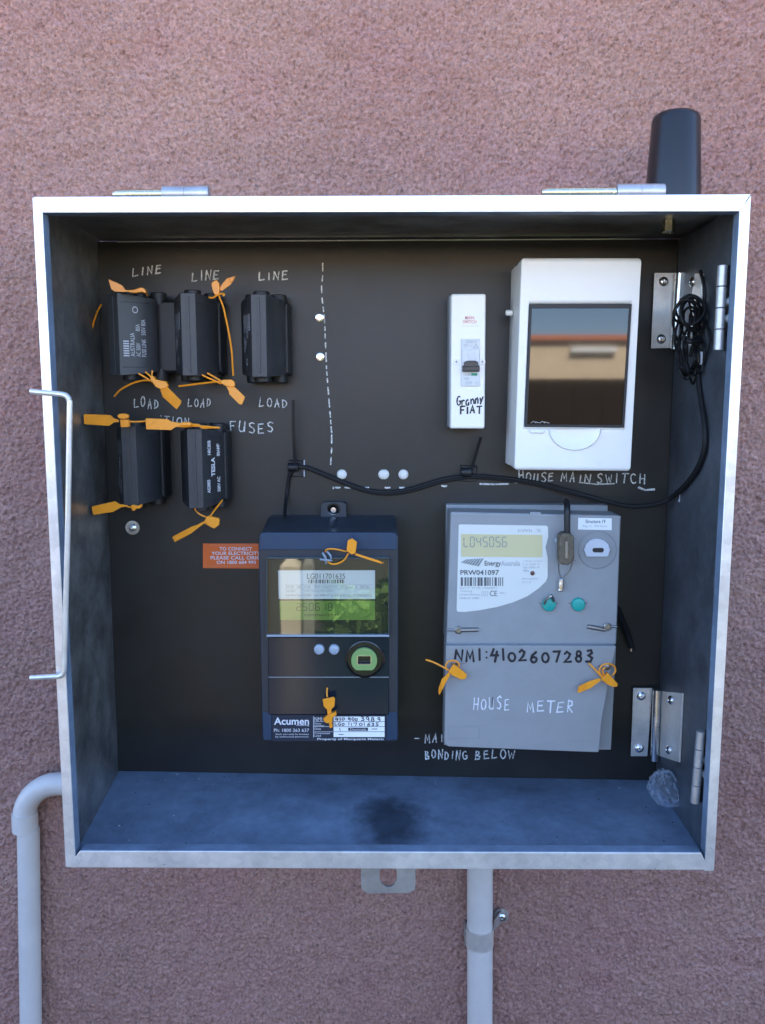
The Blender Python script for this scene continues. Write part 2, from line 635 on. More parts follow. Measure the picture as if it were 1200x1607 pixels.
def noise_node(scale, detail, rough=.6):
    n = t.nodes.new('ShaderNodeTexNoise')
    n.inputs['Scale'].default_value = scale
    n.inputs['Detail'].default_value = detail
    n.inputs['Roughness'].default_value = rough
    t.links.new(g.outputs['Position'], n.inputs['Vector'])
    return n


n1, n2, n3 = noise_node(3.5, 5), noise_node(300, 4, .75), noise_node(520, 3)
cr = t.nodes.new('ShaderNodeValToRGB')
cr.color_ramp.elements[0].position, cr.color_ramp.elements[1].position = .3, .72
cr.color_ramp.elements[0].color = (.325, .186, .155, 1)
cr.color_ramp.elements[1].color = (.455, .283, .228, 1)
t.links.new(n1.outputs['Fac'], cr.inputs[0])
n4 = noise_node(7, 6, .7)
hue = t.nodes.new('ShaderNodeMix')
hue.data_type = 'RGBA'
hue.blend_type = 'MULTIPLY'
hue.inputs['B'].default_value = (.88, .79, .87, 1)
k4 = t.nodes.new('ShaderNodeMapRange')
k4.inputs['From Min'].default_value, k4.inputs['From Max'].default_value = .42, .66
t.links.new(n4.outputs['Fac'], k4.inputs['Value'])
t.links.new(k4.outputs[0], hue.inputs['Factor'])
t.links.new(cr.outputs[0], hue.inputs['A'])
cr = hue
r = t.nodes.new('ShaderNodeMapRange')
r.inputs['From Min'].default_value, r.inputs['From Max'].default_value = .3, .7
r.inputs['To Min'].default_value, r.inputs['To Max'].default_value = .6, 1.38
t.links.new(n2.outputs['Fac'], r.inputs['Value'])
n5 = noise_node(240, 2, .5)
pk = t.nodes.new('ShaderNodeMapRange')
pk.inputs['From Min'].default_value, pk.inputs['From Max'].default_value = .58, .68
pk.inputs['To Min'].default_value, pk.inputs['To Max'].default_value = 1, .62
t.links.new(n5.outputs['Fac'], pk.inputs['Value'])
pm = t.nodes.new('ShaderNodeMath')
pm.operation = 'MULTIPLY'
t.links.new(r.outputs[0], pm.inputs[0])
t.links.new(pk.outputs[0], pm.inputs[1])
r = pm
mx = t.nodes.new('ShaderNodeVectorMath')
mx.operation = 'SCALE'
t.links.new(cr.outputs['Result'], mx.inputs[0])
t.links.new(r.outputs[0], mx.inputs['Scale'])
t.links.new(mx.outputs[0], b.inputs['Base Color'])
b.inputs['Roughness'].default_value = .9
bp = t.nodes.new('ShaderNodeBump')
bp.inputs['Strength'].default_value = .6
bp.inputs['Distance'].default_value = .0012
t.links.new(n3.outputs['Fac'], bp.inputs['Height'])
t.links.new(bp.outputs[0], b.inputs['Normal'])

# ------------------------------------------------------------------ setting: wall, ground, what stands opposite
rng = np.random.default_rng(5)
NX, NZ, STEP = 900, 1100, .00165


def band(lo, hi):
    k = np.fft.rfft2(rng.standard_normal((NZ, NX)))
    fy = np.fft.fftfreq(NZ, STEP)[:, None]
    fx = np.fft.rfftfreq(NX, STEP)[None, :]
    f = np.hypot(fx, fy)
    k *= np.exp(-(f * lo) ** 2) * (1 - np.exp(-(f * hi) ** 2))
    a = np.fft.irfft2(k, (NZ, NX))
    return a / a.std()


h = .0009 * band(.03, .2) + .0008 * band(.005, .02) + .0013 * np.minimum(band(.0017, .0055), .8)
xs = (np.arange(NX) - NX / 2) * STEP
zs = (np.arange(NZ) - NZ / 2) * STEP - .03
XX, ZZ = np.meshgrid(xs, zs)
co = np.stack([XX, WALL_Y - h + .0012, ZZ], -1).reshape(-1, 3)
idx = np.arange(NX * NZ).reshape(NZ, NX)
q = np.stack([idx[:-1, :-1], idx[:-1, 1:], idx[1:, 1:], idx[1:, :-1]], -1).reshape(-1, 4)
# slab behind the textured face
X0, X1, ZB, ZT = -5, 5, -1.4, 2.6
sl = np.array([(x, y, z) for y in (WALL_Y + .0055, WALL_Y + .26) for x, z in ((X0, ZB), (X1, ZB), (X1, ZT), (X0, ZT))])
base = len(co)
sq = np.array([(0, 1, 2, 3), (7, 6, 5, 4), (0, 4, 5, 1), (1, 5, 6, 2), (2, 6, 7, 3), (3, 7, 4, 0)]) + base
co = np.vstack([co, sl])
q = np.vstack([q, sq])
me = bpy.data.meshes.new('wall')
me.vertices.add(len(co))
me.vertices.foreach_set('co', co.ravel())
me.loops.add(q.size)
me.loops.foreach_set('vertex_index', q.ravel())
me.polygons.add(len(q))
me.polygons.foreach_set('loop_start', np.arange(0, q.size, 4))
me.polygons.foreach_set('use_smooth', np.concatenate([np.ones(len(q) - 6, bool), np.zeros(6, bool)]))
me.update()
me.validate()
me.materials.append(MATS['stucco'])
wall = bpy.data.objects.new('wall', me)
C.objects.link(wall)
wall['kind'] = 'structure'
wall['label'] = 'rough mauve pink rendered wall behind the metal meter box'

GZ = -1.35


def struct(name, mb, m):
    o = mb.build(name, m)
    o['kind'] = 'structure'
    return o


mb = MB()
mb.box(-60, 60, -80, 6, GZ - .2, GZ)
struct('ground', mb, 'soil')
mb = MB()
rr = random.Random(9)
for i in range(6500):
    x = rr.uniform(-.34, 1.2)
    hh = .62 + .1 * math.sin(x * 4.1) + .06 * math.sin(x * 11)
    o = Vector((x, -3.38 + rr.uniform(-.16, .2), GZ + rr.random() ** .7 * hh))
    a = Vector((rr.uniform(-1, 1), rr.uniform(-1, 1), rr.uniform(-1, 1))).normalized() * .05
    c = a.orthogonal().normalized() * .032
    mb.face([o - a, o + c, o + a, o - c])
for k in range(5):
    mb.tube([(-.3 + k * .3, -3.38, GZ - .02), (-.32 + k * .3, -3.4, GZ + .3), (-.25 + k * .3, -3.36, GZ + .5)], .012, 6)
tag(mb.build('bush', 'bush_green', smooth=0, recalc=False), 'low sunlit green bush growing behind the two posts', 'bush')
for x, w_, m_, lab in ((-.48, .09, 'path_pale', 'pale timber post on the lawn opposite the wall'), (-.4, .05, 'post_grey', 'slim grey weathered post beside the pale one on the lawn')):
    mb = MB()
    mb.box(x - w_ / 2, x + w_ / 2, -3.1, -3.1 + w_, GZ + .005, -.62)
    mb.loft([[(x - w_ / 2, -3.1, -.62), (x + w_ / 2, -3.1, -.62), (x + w_ / 2, -3.1 + w_, -.62), (x - w_ / 2, -3.1 + w_, -.62)],
             [(x - .01, -3.1 + w_ / 2 - .01, -.58), (x + .01, -3.1 + w_ / 2 - .01, -.58), (x + .01, -3.1 + w_ / 2 + .01, -.58), (x - .01, -3.1 + w_ / 2 + .01, -.58)]])
    tag(mb.build('post', m_), lab, 'post')

house = empty('house', 'low beige house with an orange tiled roof standing opposite the wall', 'house', (6, -30, GZ))
mb = MB()
mb.box(-16, 24, -36, -26.46, GZ, 1.9)
mb.build('wall', 'house_beige', house)
mb = MB()
mb.loft([[(-16.6, -26.46, 1.985), (24.6, -26.46, 1.985), (24.6, -36.6, 1.985), (-16.6, -36.6, 1.985)],
         [(-16.6, -31.4, 2.5), (24.6, -31.4, 2.5), (24.6, -31.8, 2.5), (-16.6, -31.8, 2.5)]])
mb.build('roof', 'roof_orange', house)
mb = MB()
mb.box(-16.7, 24.7, -26.458, -26.4, 1.85, 1.98)
mb.build('gutter', 'gutter_dark', house)
mb = MB()
mb.box(5.4, 6.8, -26.459, -26.3, 1.6, 1.76)
mb.build('awning', 'white_paint', house)
fence = empty('fence', 'unseen dark brown board fence before the beige house, set near to shade the wall', 'fence', (0, -3.6, GZ))  # out of view; brought close to keep low sky off the lower wall
mb = MB()
x = -9
while x < 9:
    mb.box(x, x + .148, -3.62, -3.6 + random.uniform(0, .004), GZ + .05, .238)
    x += .15
mb.build('board_panel', 'fence_brown', fence)
for x in range(-9, 10, 2):
    mb = MB()
    mb.box(x - .05, x + .05, -3.73, -3.63, GZ, .22)
    mb.build('post', 'fence_brown', fence)

# ------------------------------------------------------------------ the metal box
box = empty('meter_box', 'open galvanised steel meter box without its door on the pink wall', 'meter box', P(612, 1360, -D))
TL, TR, BR, BL = P(52, 310, -D), P(1177, 305, -D), P(1119, 1364, -D), P(104.5, 1360, -D)
pTL, pTR, pBR, pBL = P(153, 379, 0), P(1064, 375, 0), P(1036, 1225, 0), P(186, 1210, 0)
YB = .012
bTL, bTR = Vector((pTL.x - .002, YB, pTL.z + .004)), Vector((pTR.x + .014, YB, pTR.z + .004))
bBL, bBR = Vector((pBL.x - .002, YB, pBL.z - .001)), Vector((pBR.x + .014, YB, pBR.z - .001))
ctr = Vector((0, 0, 0))
TH = .0016


def sheet(a, b, c, d, inward):
    """four-cornered metal sheet of thickness TH"""
    n = Vector(inward) * TH
    m_ = MB()
    m_.loft([[a, b, c, d], [a + n, b + n, c + n, d + n]])
    return m_


e = .0006
sheet(TL, bTL, bBL, BL, (1, 0, 0)).build('side_panel', 'zinc_sheet', box)
sheet(TR, bTR, bBR, BR, (-1, 0, 0)).build('side_panel', 'zinc_sheet', box)
dx = Vector((TH + e, 0, 0))
sheet(TL + dx, bTL + dx, bTR - dx, TR - dx, (0, 0, -1)).build('top_panel', 'zinc_sheet', box)
sheet(BL + dx, bBL + dx, bBR - dx, BR - dx, (0, 0, 1)).build('floor_panel', 'zinc_sky_tint', box)
mb = MB()
mb.loft([[bTL + Vector((.003, -.001, -.003)), bTR + Vector((-.003, -.001, -.003)), bBR + Vector((-.003, -.001, .003)), bBL + Vector((.003, -.001, .003))],
         [bTL + Vector((.003, -.0025, -.003)), bTR + Vector((-.003, -.0025, -.003)), bBR + Vector((-.003, -.0025, .003)), bBL + Vector((.003, -.0025, .003))]])
mb.build('back_panel', 'zinc_sheet', box)


def rail(o0, o1, i1, i0, ret, y=-D - .0008):
    """folded front edge: flat face and a short return into the box"""
    m_ = MB()
    for (a, b, c, d, y0, y1) in ((o0, o1, i1, i0, y, y + .0016),):
        f_ = [P(*k, -D) for k in (a, b, c, d)]
        m_.loft([[Vector((p.x, y0, p.z)) for p in f_], [Vector((p.x, y1, p.z)) for p in f_]])
    a, b = P(*i0, -D), P(*i1, -D)
    n = Vector(ret) * TH
    o_ = n * -.0
    m_.loft([[Vector((p.x, y + .0016, p.z)) + o_ for p in (a, b)] + [Vector((p.x, y + .0016, p.z)) + n for p in (b, a)],
             [Vector((p.x, y + .014, p.z)) + o_ for p in (a, b)] + [Vector((p.x, y + .014, p.z)) + n for p in (b, a)]], 1)
    return m_


rail((54, 309), (1176, 305), (1160, 332), (68, 334), (0, 0, 1)).build('flange', ['zinc_edge', 'zinc_sky_tint'], box, bevel=.0006)
rail((107, 1361), (1112, 1365), (1099, 1338), (126, 1335), (0, 0, -1), y=-D - .0006).build('flange', ['zinc_edge', 'zinc_sky_tint'], box, bevel=.0006)
rail((52, 310), (104, 1360), (120, 1361), (67, 318), (-1, 0, 0), y=-D - .0012).build('flange', ['zinc_edge', 'zinc_sky_tint'], box, bevel=.0006)
rail((1177, 307), (1119, 1366), (1104, 1366), (1159, 330), (1, 0, 0), y=-D - .0012).build('flange', ['zinc_edge', 'zinc_sky_tint'], box, bevel=.0006)
# tab with a round hole under the box
mb = MB()
yt = -D + .004
outl = [(567, 1352), (651, 1352), (651, 1395), (648, 1400), (642, 1402), (576, 1402), (570, 1400), (567, 1395)]
hol = [(609 + 13.5 * math.cos(a) * (1 if abs(math.cos(a)) < .93 else .97), 1374 + 18 * math.sin(a)) for a in [2 * math.pi * k / 32 for k in range(32)]]


def ring(px_out, px_in, yf, yb, m_=None):
    m_ = m_ or MB()
    n = len(px_in)
    ou = []
    cx = sum(p[0] for p in px_in) / n
    cy = sum(p[1] for p in px_in) / n
    k = len(px_out)
    for (hx, hy) in px_in:           # ray to the outline
        d = (hx - cx, hy - cy)
        best = None
        for i in range(k):
            a, b_ = px_out[i], px_out[(i + 1) % k]
            ex, ey = b_[0] - a[0], b_[1] - a[1]
            den = d[0] * ey - d[1] * ex
            if abs(den) < 1e-9:
                continue
            s = ((a[0] - cx) * ey - (a[1] - cy) * ex) / den
            q_ = ((a[0] - cx) * d[1] - (a[1] - cy) * d[0]) / den
            if s > 0 and -1e-6 <= q_ <= 1 + 1e-6 and (best is None or s < best):
                best = s
        ou.append((cx + d[0] * best, cy + d[1] * best))
    L = []
    fi = [P(*p, yf) for p in px_in]
    fo = [P(*p, yf) for p in ou]
    bk = lambda pts: [Vector((p.x, yb, p.z)) for p in pts]
    m_.loft([fi, fo, bk(fo), bk(fi), fi], cap0=False, cap1=False)
    return m_


ring(outl, hol, yt, yt + .003).build('fixing_tab', 'zinc_dull', box, bevel=.0003)


# lift-off hinge pins welded on top of the box
def hinge_pin(px_pin, px_bar, v):
    yk = -D + .03
    a, b_ = P(px_bar[0], v, yk), P(px_bar[1], v, yk)
    z = TL.z + .0092
    m_ = MB()
    A, B = Vector((a.x, yk, z)), Vector((b_.x, yk, z))
    L = B - A
    m_.lathe(A, L, [(.0066, 0), (.0072, .0006), (.0072, L.length * .48), (.0067, L.length * .485), (.0067, L.length * .5), (.0072, L.length * .505), (.0072, L.length - .0006), (.0066, L.length)], 28)
    o = m_.build('hinge_barrel', 'zinc_dull', box)
    m_ = MB()
    c = Vector((P(px_pin, v, yk).x, yk, z))
    k = (A - c).length
    m_.lathe(A + (c - A).normalized() * .0004, c - A, [(.0042, 0), (.0042, k * .62), (.0046, k * .63), (.0042, k * .64), (.004, k * .93), (.0026, k)], 20)
    m_.build('pin', 'brass_pin', o)


hinge_pin(179, (256, 329), 297)
hinge_pin(850, (966, 1041), 294)

# inner plate of the right side with the door hinges
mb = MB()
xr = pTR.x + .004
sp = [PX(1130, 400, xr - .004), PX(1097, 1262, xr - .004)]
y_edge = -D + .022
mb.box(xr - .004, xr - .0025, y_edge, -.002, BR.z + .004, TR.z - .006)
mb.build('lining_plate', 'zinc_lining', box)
mb = MB()
mb.box(xr - .0041, xr - .0024, y_edge - .0012, y_edge - .0001, BR.z + .02, TR.z - .12)
mb.build('plate_edge', 'zinc_dull', box)


def PC(u, v, y):
    """as P, but kept clear of the side lining"""
    p = P(u, v, y)
    return p if p.x < xr - .007 else PX(u, v, xr - .007)


def door_hinge(px_t, px_b):
    yk = -D + .018
    a, b_ = P(*px_t, yk), P(*px_b, yk)
    m_ = MB()
    n = 4
    for i in range(n):
        p, q_ = a.lerp(b_, i / n + .003), a.lerp(b_, (i + 1) / n - .003)
        m_.lathe(p, q_ - p, [(.0036, 0), (.0042, .0004), (.0042, (q_ - p).length - .0004), (.0036, (q_ - p).length)], 18)
    o = m_.build('door_hinge', 'zinc_dull', box)
    m_ = MB()
    m_.loft([[a + Vector((.004, .001, 0)), a + Vector((.016, .003, 0)), b_ + Vector((.016, .003, 0)), b_ + Vector((.004, .001, 0))],
             [a + Vector((.004, .0025, 0)), a + Vector((.016, .0045, 0)), b_ + Vector((.016, .0045, 0)), b_ + Vector((.004, .0025, 0))]])
    m_.build('leaf', 'zinc_plate', o)
    m_ = MB()
    for k in (.42, .62):
        c = a.lerp(b_, k) + Vector((.0095, .0015, 0))
        m_.lathe(c, (0, -1, 0), [(.0042, 0), (.0038, .0018), (.002, .0026), (0, .0028)], 16)
    m_.build('screw', 'button_blue', o)


door_hinge((1133, 416), (1126, 550))
door_hinge((1099, 1147), (1089, 1260))


# the two big hinges that carry the equipment panel
def panel_hinge(tl, bl, br, tr, bar_t, bar_b, rt, rb, scr):
    o = MB()
    yl = -.006
    o.slab([tl, tr, br, bl], yl, -.0005)
    o.slab([tl, tr, br, bl], yl, -.0045)
    hb = MB()
    hb.slab([tl, tr, br, bl], yl, yl + .0022)
    root = hb.build('panel_hinge', 'zinc_leaf', box, bevel=.0004)
    a, b_ = P(*bar_t, -.012), P(*bar_b, -.012)
    m_ = MB()
    L = (b_ - a).length
    m_.lathe(a, b_ - a, [(.004, 0), (.0046, .0006), (.0046, L * .5), (.0041, L * .503), (.0041, L * .51), (.0046, L * .513), (.0046, L), (.003, L + .0006)], 20)
    m_.build('knuckle', 'zinc_plate', root)
    # fixed leaf folds forward towards the side of the box
    y1 = -.05
    q0, q1 = a + Vector((.0035, -.002, -.001)), b_ + Vector((.0035, -.002, .006))
    e0, e1 = [Vector((xr - .0065, -.085, PX(u_, v_, xr - .0065).z)) for u_, v_ in (rt, rb)]
    q0, q1 = q0 + Vector((.001, 0, 0)), q1 + Vector((.001, 0, 0))
    n = (e0 - q0).cross(q1 - q0).normalized() * .002
    m_ = MB()
    m_.loft([[q0, e0, e1, q1], [q0 + n, e0 + n, e1 + n, q1 + n]])
    lf = m_.build('leaf', 'zinc_leaf', root, bevel=.0004)
    for i, (u, v) in enumerate(scr):
        m_ = MB()
        if i < 2:
            c, ax, par = P(u, v, yl), Vector((0, -1, 0)), root
        else:
            k = .28 if i == 2 else .86
            c = (q0.lerp(q1, .12 if i == 2 else .86) + e0.lerp(e1, .12 if i == 2 else .86)) / 2
            ax = (e0 - q0).cross(q1 - q0).normalized()
            if ax.x > 0:
                ax = -ax
        m_.lathe(c, ax, [(.0052, 0), (.005, .0012), (.0036, .0026), (.0018, .0031), (.0012, .0018), (0, .0017)], 20)
        m_.build('screw', 'steel_bright', root)
    return root


panel_hinge((1026, 428), (1021, 547), (1053, 546), (1060, 428), (1066, 428), (1058, 548), (1104, 428), (1098, 545), [(1040, 442), (1036, 532), 0, 0] if False else [(1040, 442), (1036, 532), (0, 0), (0, 0)])
panel_hinge((993, 1080), (989, 1187), (1015, 1187), (1023, 1080), (1030, 1082), (1026, 1193), (1062, 1080), (1057, 1187), [(1005, 1092), (1002, 1174), (0, 0), (0, 0)])

# ------------------------------------------------------------------ black equipment panel with its writing
mb = MB()
mb.loft([[pTL, pTR, pBR, pBL], [p + Vector((0, .006, 0)) for p in (pTL, pTR, pBR, pBL)]])
panel = mb.build('equipment_panel', 'panel_black', box, bevel=.0008)
mb = MB()
yc = -.0004


def chalk(*a, **k):
    m_ = MB()
    write(m_, *a, **k)
    m_.build('chalk_word', 'chalk', panel, smooth=0, recalc=False)


for bx, r_ in (((209, 419, 254, 433), 4), ((302, 425, 344, 440), 0), ((407, 425, 452, 439), 0)):
    chalk('LINE', *bx, yc, 2.1, rise=r_)
chalk('LOAD', 211, 624, 250, 639, yc, 1.6, rise=-1)
chalk('LOAD', 296, 625, 332, 638, yc, 1.6)
chalk('LOAD', 408, 624, 451, 638, yc, 1.6)
chalk("'TION", 252, 652, 298, 663, yc, 1.5, rise=-4)
chalk('FUSES', 361, 659, 430, 677, yc, 1.7, rise=-3)
chalk('HOUSE', 813, 741, 868, 755, yc, 2.)
chalk('MAIN', 880, 743, 926, 757, yc, 2.)
chalk('SWITCH', 936, 743, 1012, 757, yc, 2., rise=-2)
mb.ribbon([(908, 757), (935, 760), (963, 759)], 2.2, lambda a, c: P(a, c, yc), 0, .2)
chalk('-', 649, 1155, 657, 1162, yc, 1.8)
chalk('MAIN', 666, 1151, 707, 1165, yc, 1.9, rise=-1)
chalk('BONDING', 666, 1177, 732, 1191, yc, 1.9, rise=-1)
chalk('BELOW', 745, 1177, 806, 1191, yc, 1.9)
mb.build('chalk_underline', 'chalk', panel, smooth=0, recalc=False)
mb = MB()
vl = [(507, 413), (507, 432), (505, 450), (506, 470), (508, 485), (510, 505), (511, 530), (512, 555), (513, 580), (515, 605), (517, 630), (519, 655), (521, 680), (521, 705), (519, 735)]


def along(pl, s):
    for a, b_ in zip(pl, pl[1:]):
        d_ = math.hypot(b_[0] - a[0], b_[1] - a[1])
        if s <= d_:
            return (a[0] + (b_[0] - a[0]) * s / d_, a[1] + (b_[1] - a[1]) * s / d_)
        s -= d_
    return pl[-1]


s = 0
while s < 318:
    L = random.uniform(5, 15)
    mb.ribbon([along(vl, s), along(vl, s + L / 2), along(vl, s + L)], 2.0, lambda a, c: P(a, c, yc), 0, .25)
    s += L + random.uniform(3, 8)
mb.build('chalk_dashes', 'chalk', panel, smooth=0, recalc=False)
mb = MB()
for a, b_ in ((523, 524), (527, 534), (542, 551), (558, 566), (574, 579), (603, 611), (626, 633), (647, 657), (692, 700), (752, 797), (806, 812)):
    v = 765 - max(0, (a - 640)) * .05
    mb.ribbon([(a, v), ((a + b_) / 2, v + .6), (b_, v)], 2.6, lambda a, c: P(a, c, yc), 0, .2)
mb.ribbon([(1001, 765), (1012, 769), (1026, 768)], 3.2, lambda a, c: P(a, c, yc), 0, .25)
mb.build('chalk_dashes', 'chalk', panel, smooth=0, recalc=False)
for u, v in ((502, 498), (503, 560)):
    mb = MB()
    c = P(u, v, 0)
    mb.lathe(c, (0, -1, 0), [(.0045, 0), (.0045, .0008), (.004, .001)], 24)
    mb.lathe(c, (0, -1, 0), [(.0034, .0008), (.0034, .0032), (.003, .0036)], 6)
    mb.lathe(c, (0, -1, 0), [(.0016, .003), (.0016, .0052), (.001, .0056)], 14)
    mb.build('nut', 'steel_bright', panel)
for u in (537, 602, 632):
    mb = MB()
    mb.lathe(P(u, 744.5, 0), (0, -1, 0), [(.0056, 0), (.0053, .0012), (.004, .0022), (.002, .0027), (0, .0028)], 24)
    mb.build('hole_plug', 'plate_cream', panel)
mb = MB()
c = P(209, 828, 0)
mb.lathe(c, (0, -1, 0), [(.0082, 0), (.008, .0011), (.004, .0013)], 32)
mb.lathe(c, (0, -1, 0), [(.0046, .001), (.0042, .0026), (.0025, .0036), (.0008, .0038), (.0008, .0026), (0, .0026)], 24)
mb.build('washer_screw', 'zinc_plate', panel)
mb = MB()
mb.loft([[pTL + Vector((.022, -.0005, .0002)), P(1010, 376, 0) + Vector((0, -.0005, .0012)), P(1010, 376, 0) + Vector((0, -.0005, .0)), pTL + Vector((.022, -.0005, -.001))],
         [pTL + Vector((.022, .004, .0008)), P(1010, 376, 0) + Vector((0, .004, .0018)), P(1010, 376, 0) + Vector((0, .004, 0.0002)), pTL + Vector((.022, .004, -.0008))]])
mb.build('edge_strip', 'zinc_plate', panel)

# ------------------------------------------------------------------ fuse holders
FG = 'black fuse holders in the upper left of the box'


def make_fuse(lines, label):
    """built at the origin: x right, y<0 towards the viewer, z up"""
    o = empty('fuse_holder', label, 'fuse holder', (0, 0, 0), FG)
    m_ = MB()
    m_.loft([[(-.0255, -.0005, -.038), (.0255, -.0005, -.038), (.0255, -.0005, .038), (-.0255, -.0005, .038)],
             [(-.0255, -.024, -.038), (.0255, -.024, -.038), (.0255, -.024, .038), (-.0255, -.024, .038)],
             [(-.0235, -.027, -.036), (.0235, -.027, -.036), (.0235, -.027, .036), (-.0235, -.027, .036)]])
    m_.build('base', 'fuse_dark', o, bevel=.0012)

    def lp(y, hw, hh):
        return [(-hw, y, -hh), (hw, y, -hh), (hw, y, hh), (-hw, y, hh)]
    m_ = MB()
    m_.loft([lp(-.0272, .0215, .0375), lp(-.036, .0222, .0382), lp(-.066, .0082, .0415), lp(-.0672, .0074, .041)])
    m_.box(-.0012, .0012, -.0682, -.0668, -.038, .038)
    for sx in (-1, 1):                      # fine parting line near both ends of the sloping faces
        for zz in (-.033, .033):
            a, b_ = Vector((sx * .0215, -.0372, zz)), Vector((sx * .0088, -.0648, zz))
            n = Vector((sx * .9, -.43, 0)) * .0005
            m_.strap([a + n * .4, b_ + n * .4], .0005, .0005, n)
    m_.build('fuse_carrier', 'fuse_black', o, bevel=.0008)
    for x, y in ((0, -.046), (.0135, -.016), (-.0135, -.016)):
        for sgn in (-1, 1):
            m_ = MB()
            m_.lathe((x, y, sgn * .034), (0, 0, sgn), [(.0085, 0), (.0085, .0115), (.0078, .0123), (.0055, .0123), (.005, .009), (0, .009)], 24)
            m_.build('cable_entry', 'fuse_dark', o)
    # lettering on the left slope, reading downwards
    p0, p1 = Vector((-.0222, -.036, 0)), Vector((-.0082, -.066, 0))
    nrm = Vector((-.906, -.423, 0))
    m_ = MB()
    for (txt, s0, s1, z0, z1, bold, mi) in lines:
        off = nrm * (.00035 + lift())
        # s: 0 at the rear edge of the slope, 1 at the front edge; text top points to the front edge
        m_.text(txt, lambda a, b_: p0.lerp(p1, s0 + (s1 - s0) * b_) + Vector((0, 0, z0 + (z1 - z0) * a)) + off, mi, bold)
    m_.build('lettering', ['print_grey', 'print_white'], o, smooth=0, recalc=False)
    return o


def place(o, u, v, yaw=0., flip=False, tilt=0.):
    c = P(u, v, -.067)
    o.location = (c.x, 0, c.z)
    o.rotation_euler = (0, math.pi if flip else tilt, yaw)
    return o


def copy_tree(o, parent=None):
    c = o.copy()
    C.objects.link(c)
    if parent is not None:
        c.parent = parent
    for ch in list(o.children):
        copy_tree(ch, c)
    return c


A = [('ABB', .74, .92, .022, .006, .012, 0), ('AUSTRALIA', .56, .7, .022, -.002, 0, 0), ('AC 500V', .38, .52, .022, .008, 0, 0), ('80A', .38, .52, -.004, -.011, 0, 0),
     ('FUSE LINK', .2, .34, .022, .004, 0, 0), ('500V 80A', .2, .34, .0, -.016, 0, 0), ('O', .42, .6, -.022, -.029, 0, 0)]
A = A[1:]
A.append(('IIIIIII', .74, .92, .022, .006, .02, 0))
TL_ = [('AS2005', .68, .84, .026, .012, .022, 1), ('HRC80B', .62, .78, -.014, -.029, .022, 1), ('TESLA', .42, .62, .009, -.011, .035, 1), ('500V AC', .16, .32, .026, .01, .022, 1), ('80AMP', .16, .32, -.012, -.025, .022, 1)]
f2 = place(make_fuse(A, 'black fuse holder with an orange seal tail hanging down its right side'), 297, 525)
f3 = place(copy_tree(f2), 407, 527)
f3['label'] = 'black fuse holder without any orange seal, nearest the dashed chalk line'
f1 = place(copy_tree(f2), 226, 524, yaw=math.radians(-30), flip=True)
for ch in f1.children:                       # only the carrier is twisted, its base stays flat on the panel
    if ch.name.startswith('base'):
        ch.rotation_euler.z = math.radians(-30)
f1['label'] = 'black fuse holder turned sideways under a leaf shaped orange seal, beside the left side panel'
f4 = place(make_fuse(TL_, 'lower left black fuse holder with small slanted white lettering, above the washer screw'), 204, 731)
f5 = place(copy_tree(f4), 307, 736, flip=True)
f5['label'] = 'lower black fuse holder with bold bright white lettering, beside the chalk word FUSES'

# ------------------------------------------------------------------ orange seals
SG = 'orange plastic security seals'


def flag3(m_, px, y, th=.0012, dy=0.):
    """flat tab; dy tilts it away over its length"""
    u0 = min(p[0] for p in px)
    u1 = max(p[0] for p in px)
    fr = [P(u, v, y + dy * (u - u0) / max(1, u1 - u0)) for u, v in px]
    m_.loft([fr, [p + Vector((0, th, 0)) for p in fr]])


def seal(label, zm, y, flag, lock, straps, tail=None, dy=0., lock_th=.007, extra=None):
    """flag/lock: outlines; straps: thin cords; tail: loose end"""
    pts = zm(lock)
    cu, cv = sum(p[0] for p in pts) / len(pts), sum(p[1] for p in pts) / len(pts)
    o = empty('security_seal', label, 'seal', P(cu, cv, y), SG)
    m_ = MB()
    m_.slab(pts, y - lock_th / 2, y + lock_th / 2, grow=-.06)
    for ex in (extra or []):
        m_.slab(zm(ex), y - lock_th * .8, y - lock_th * .3, grow=.08)
    m_.build('lock_body', 'seal_orange', o, bevel=.0007)
    m_ = MB()
    fl = zm(flag)
    flag3(m_, fl, y - .001, dy=dy)
    far = sorted(fl, key=lambda p: -math.hypot(p[0] - cu, p[1] - cv))[:4]      # raised panel on the broad end
    fu, fv = sum(p[0] for p in far) / 4, sum(p[1] for p in far) / 4
    ang = sorted(far, key=lambda p: math.atan2(p[1] - fv, p[0] - fu))
    flag3(m_, [(fu + (p[0] - fu) * .55, fv + (p[1] - fv) * .55) for p in ang], y - .0014 + dy * .5, th=.0006)
    m_.build('flag', 'seal_orange', o, bevel=.0003)
    m_ = MB()
    for s_, ys in straps:
        q_ = zm(s_)
        m_.tube([P(u, v, y + ys[0] + (ys[1] - ys[0]) * i / (len(q_) - 1)) for i, (u, v) in enumerate(q_)], .0009, 8, smooth=5)
    if straps:
        m_.build('strap', 'seal_orange', o)
    if tail:
        m_ = MB()
        q_ = zm(tail[0])
        m_.tube([P(u, v, y + tail[1] + (tail[2] - tail[1]) * i / (len(q_) - 1)) for i, (u, v) in enumerate(q_)], .001, 8, smooth=6)
        m_.build('tail', 'seal_orange', o)
    return o


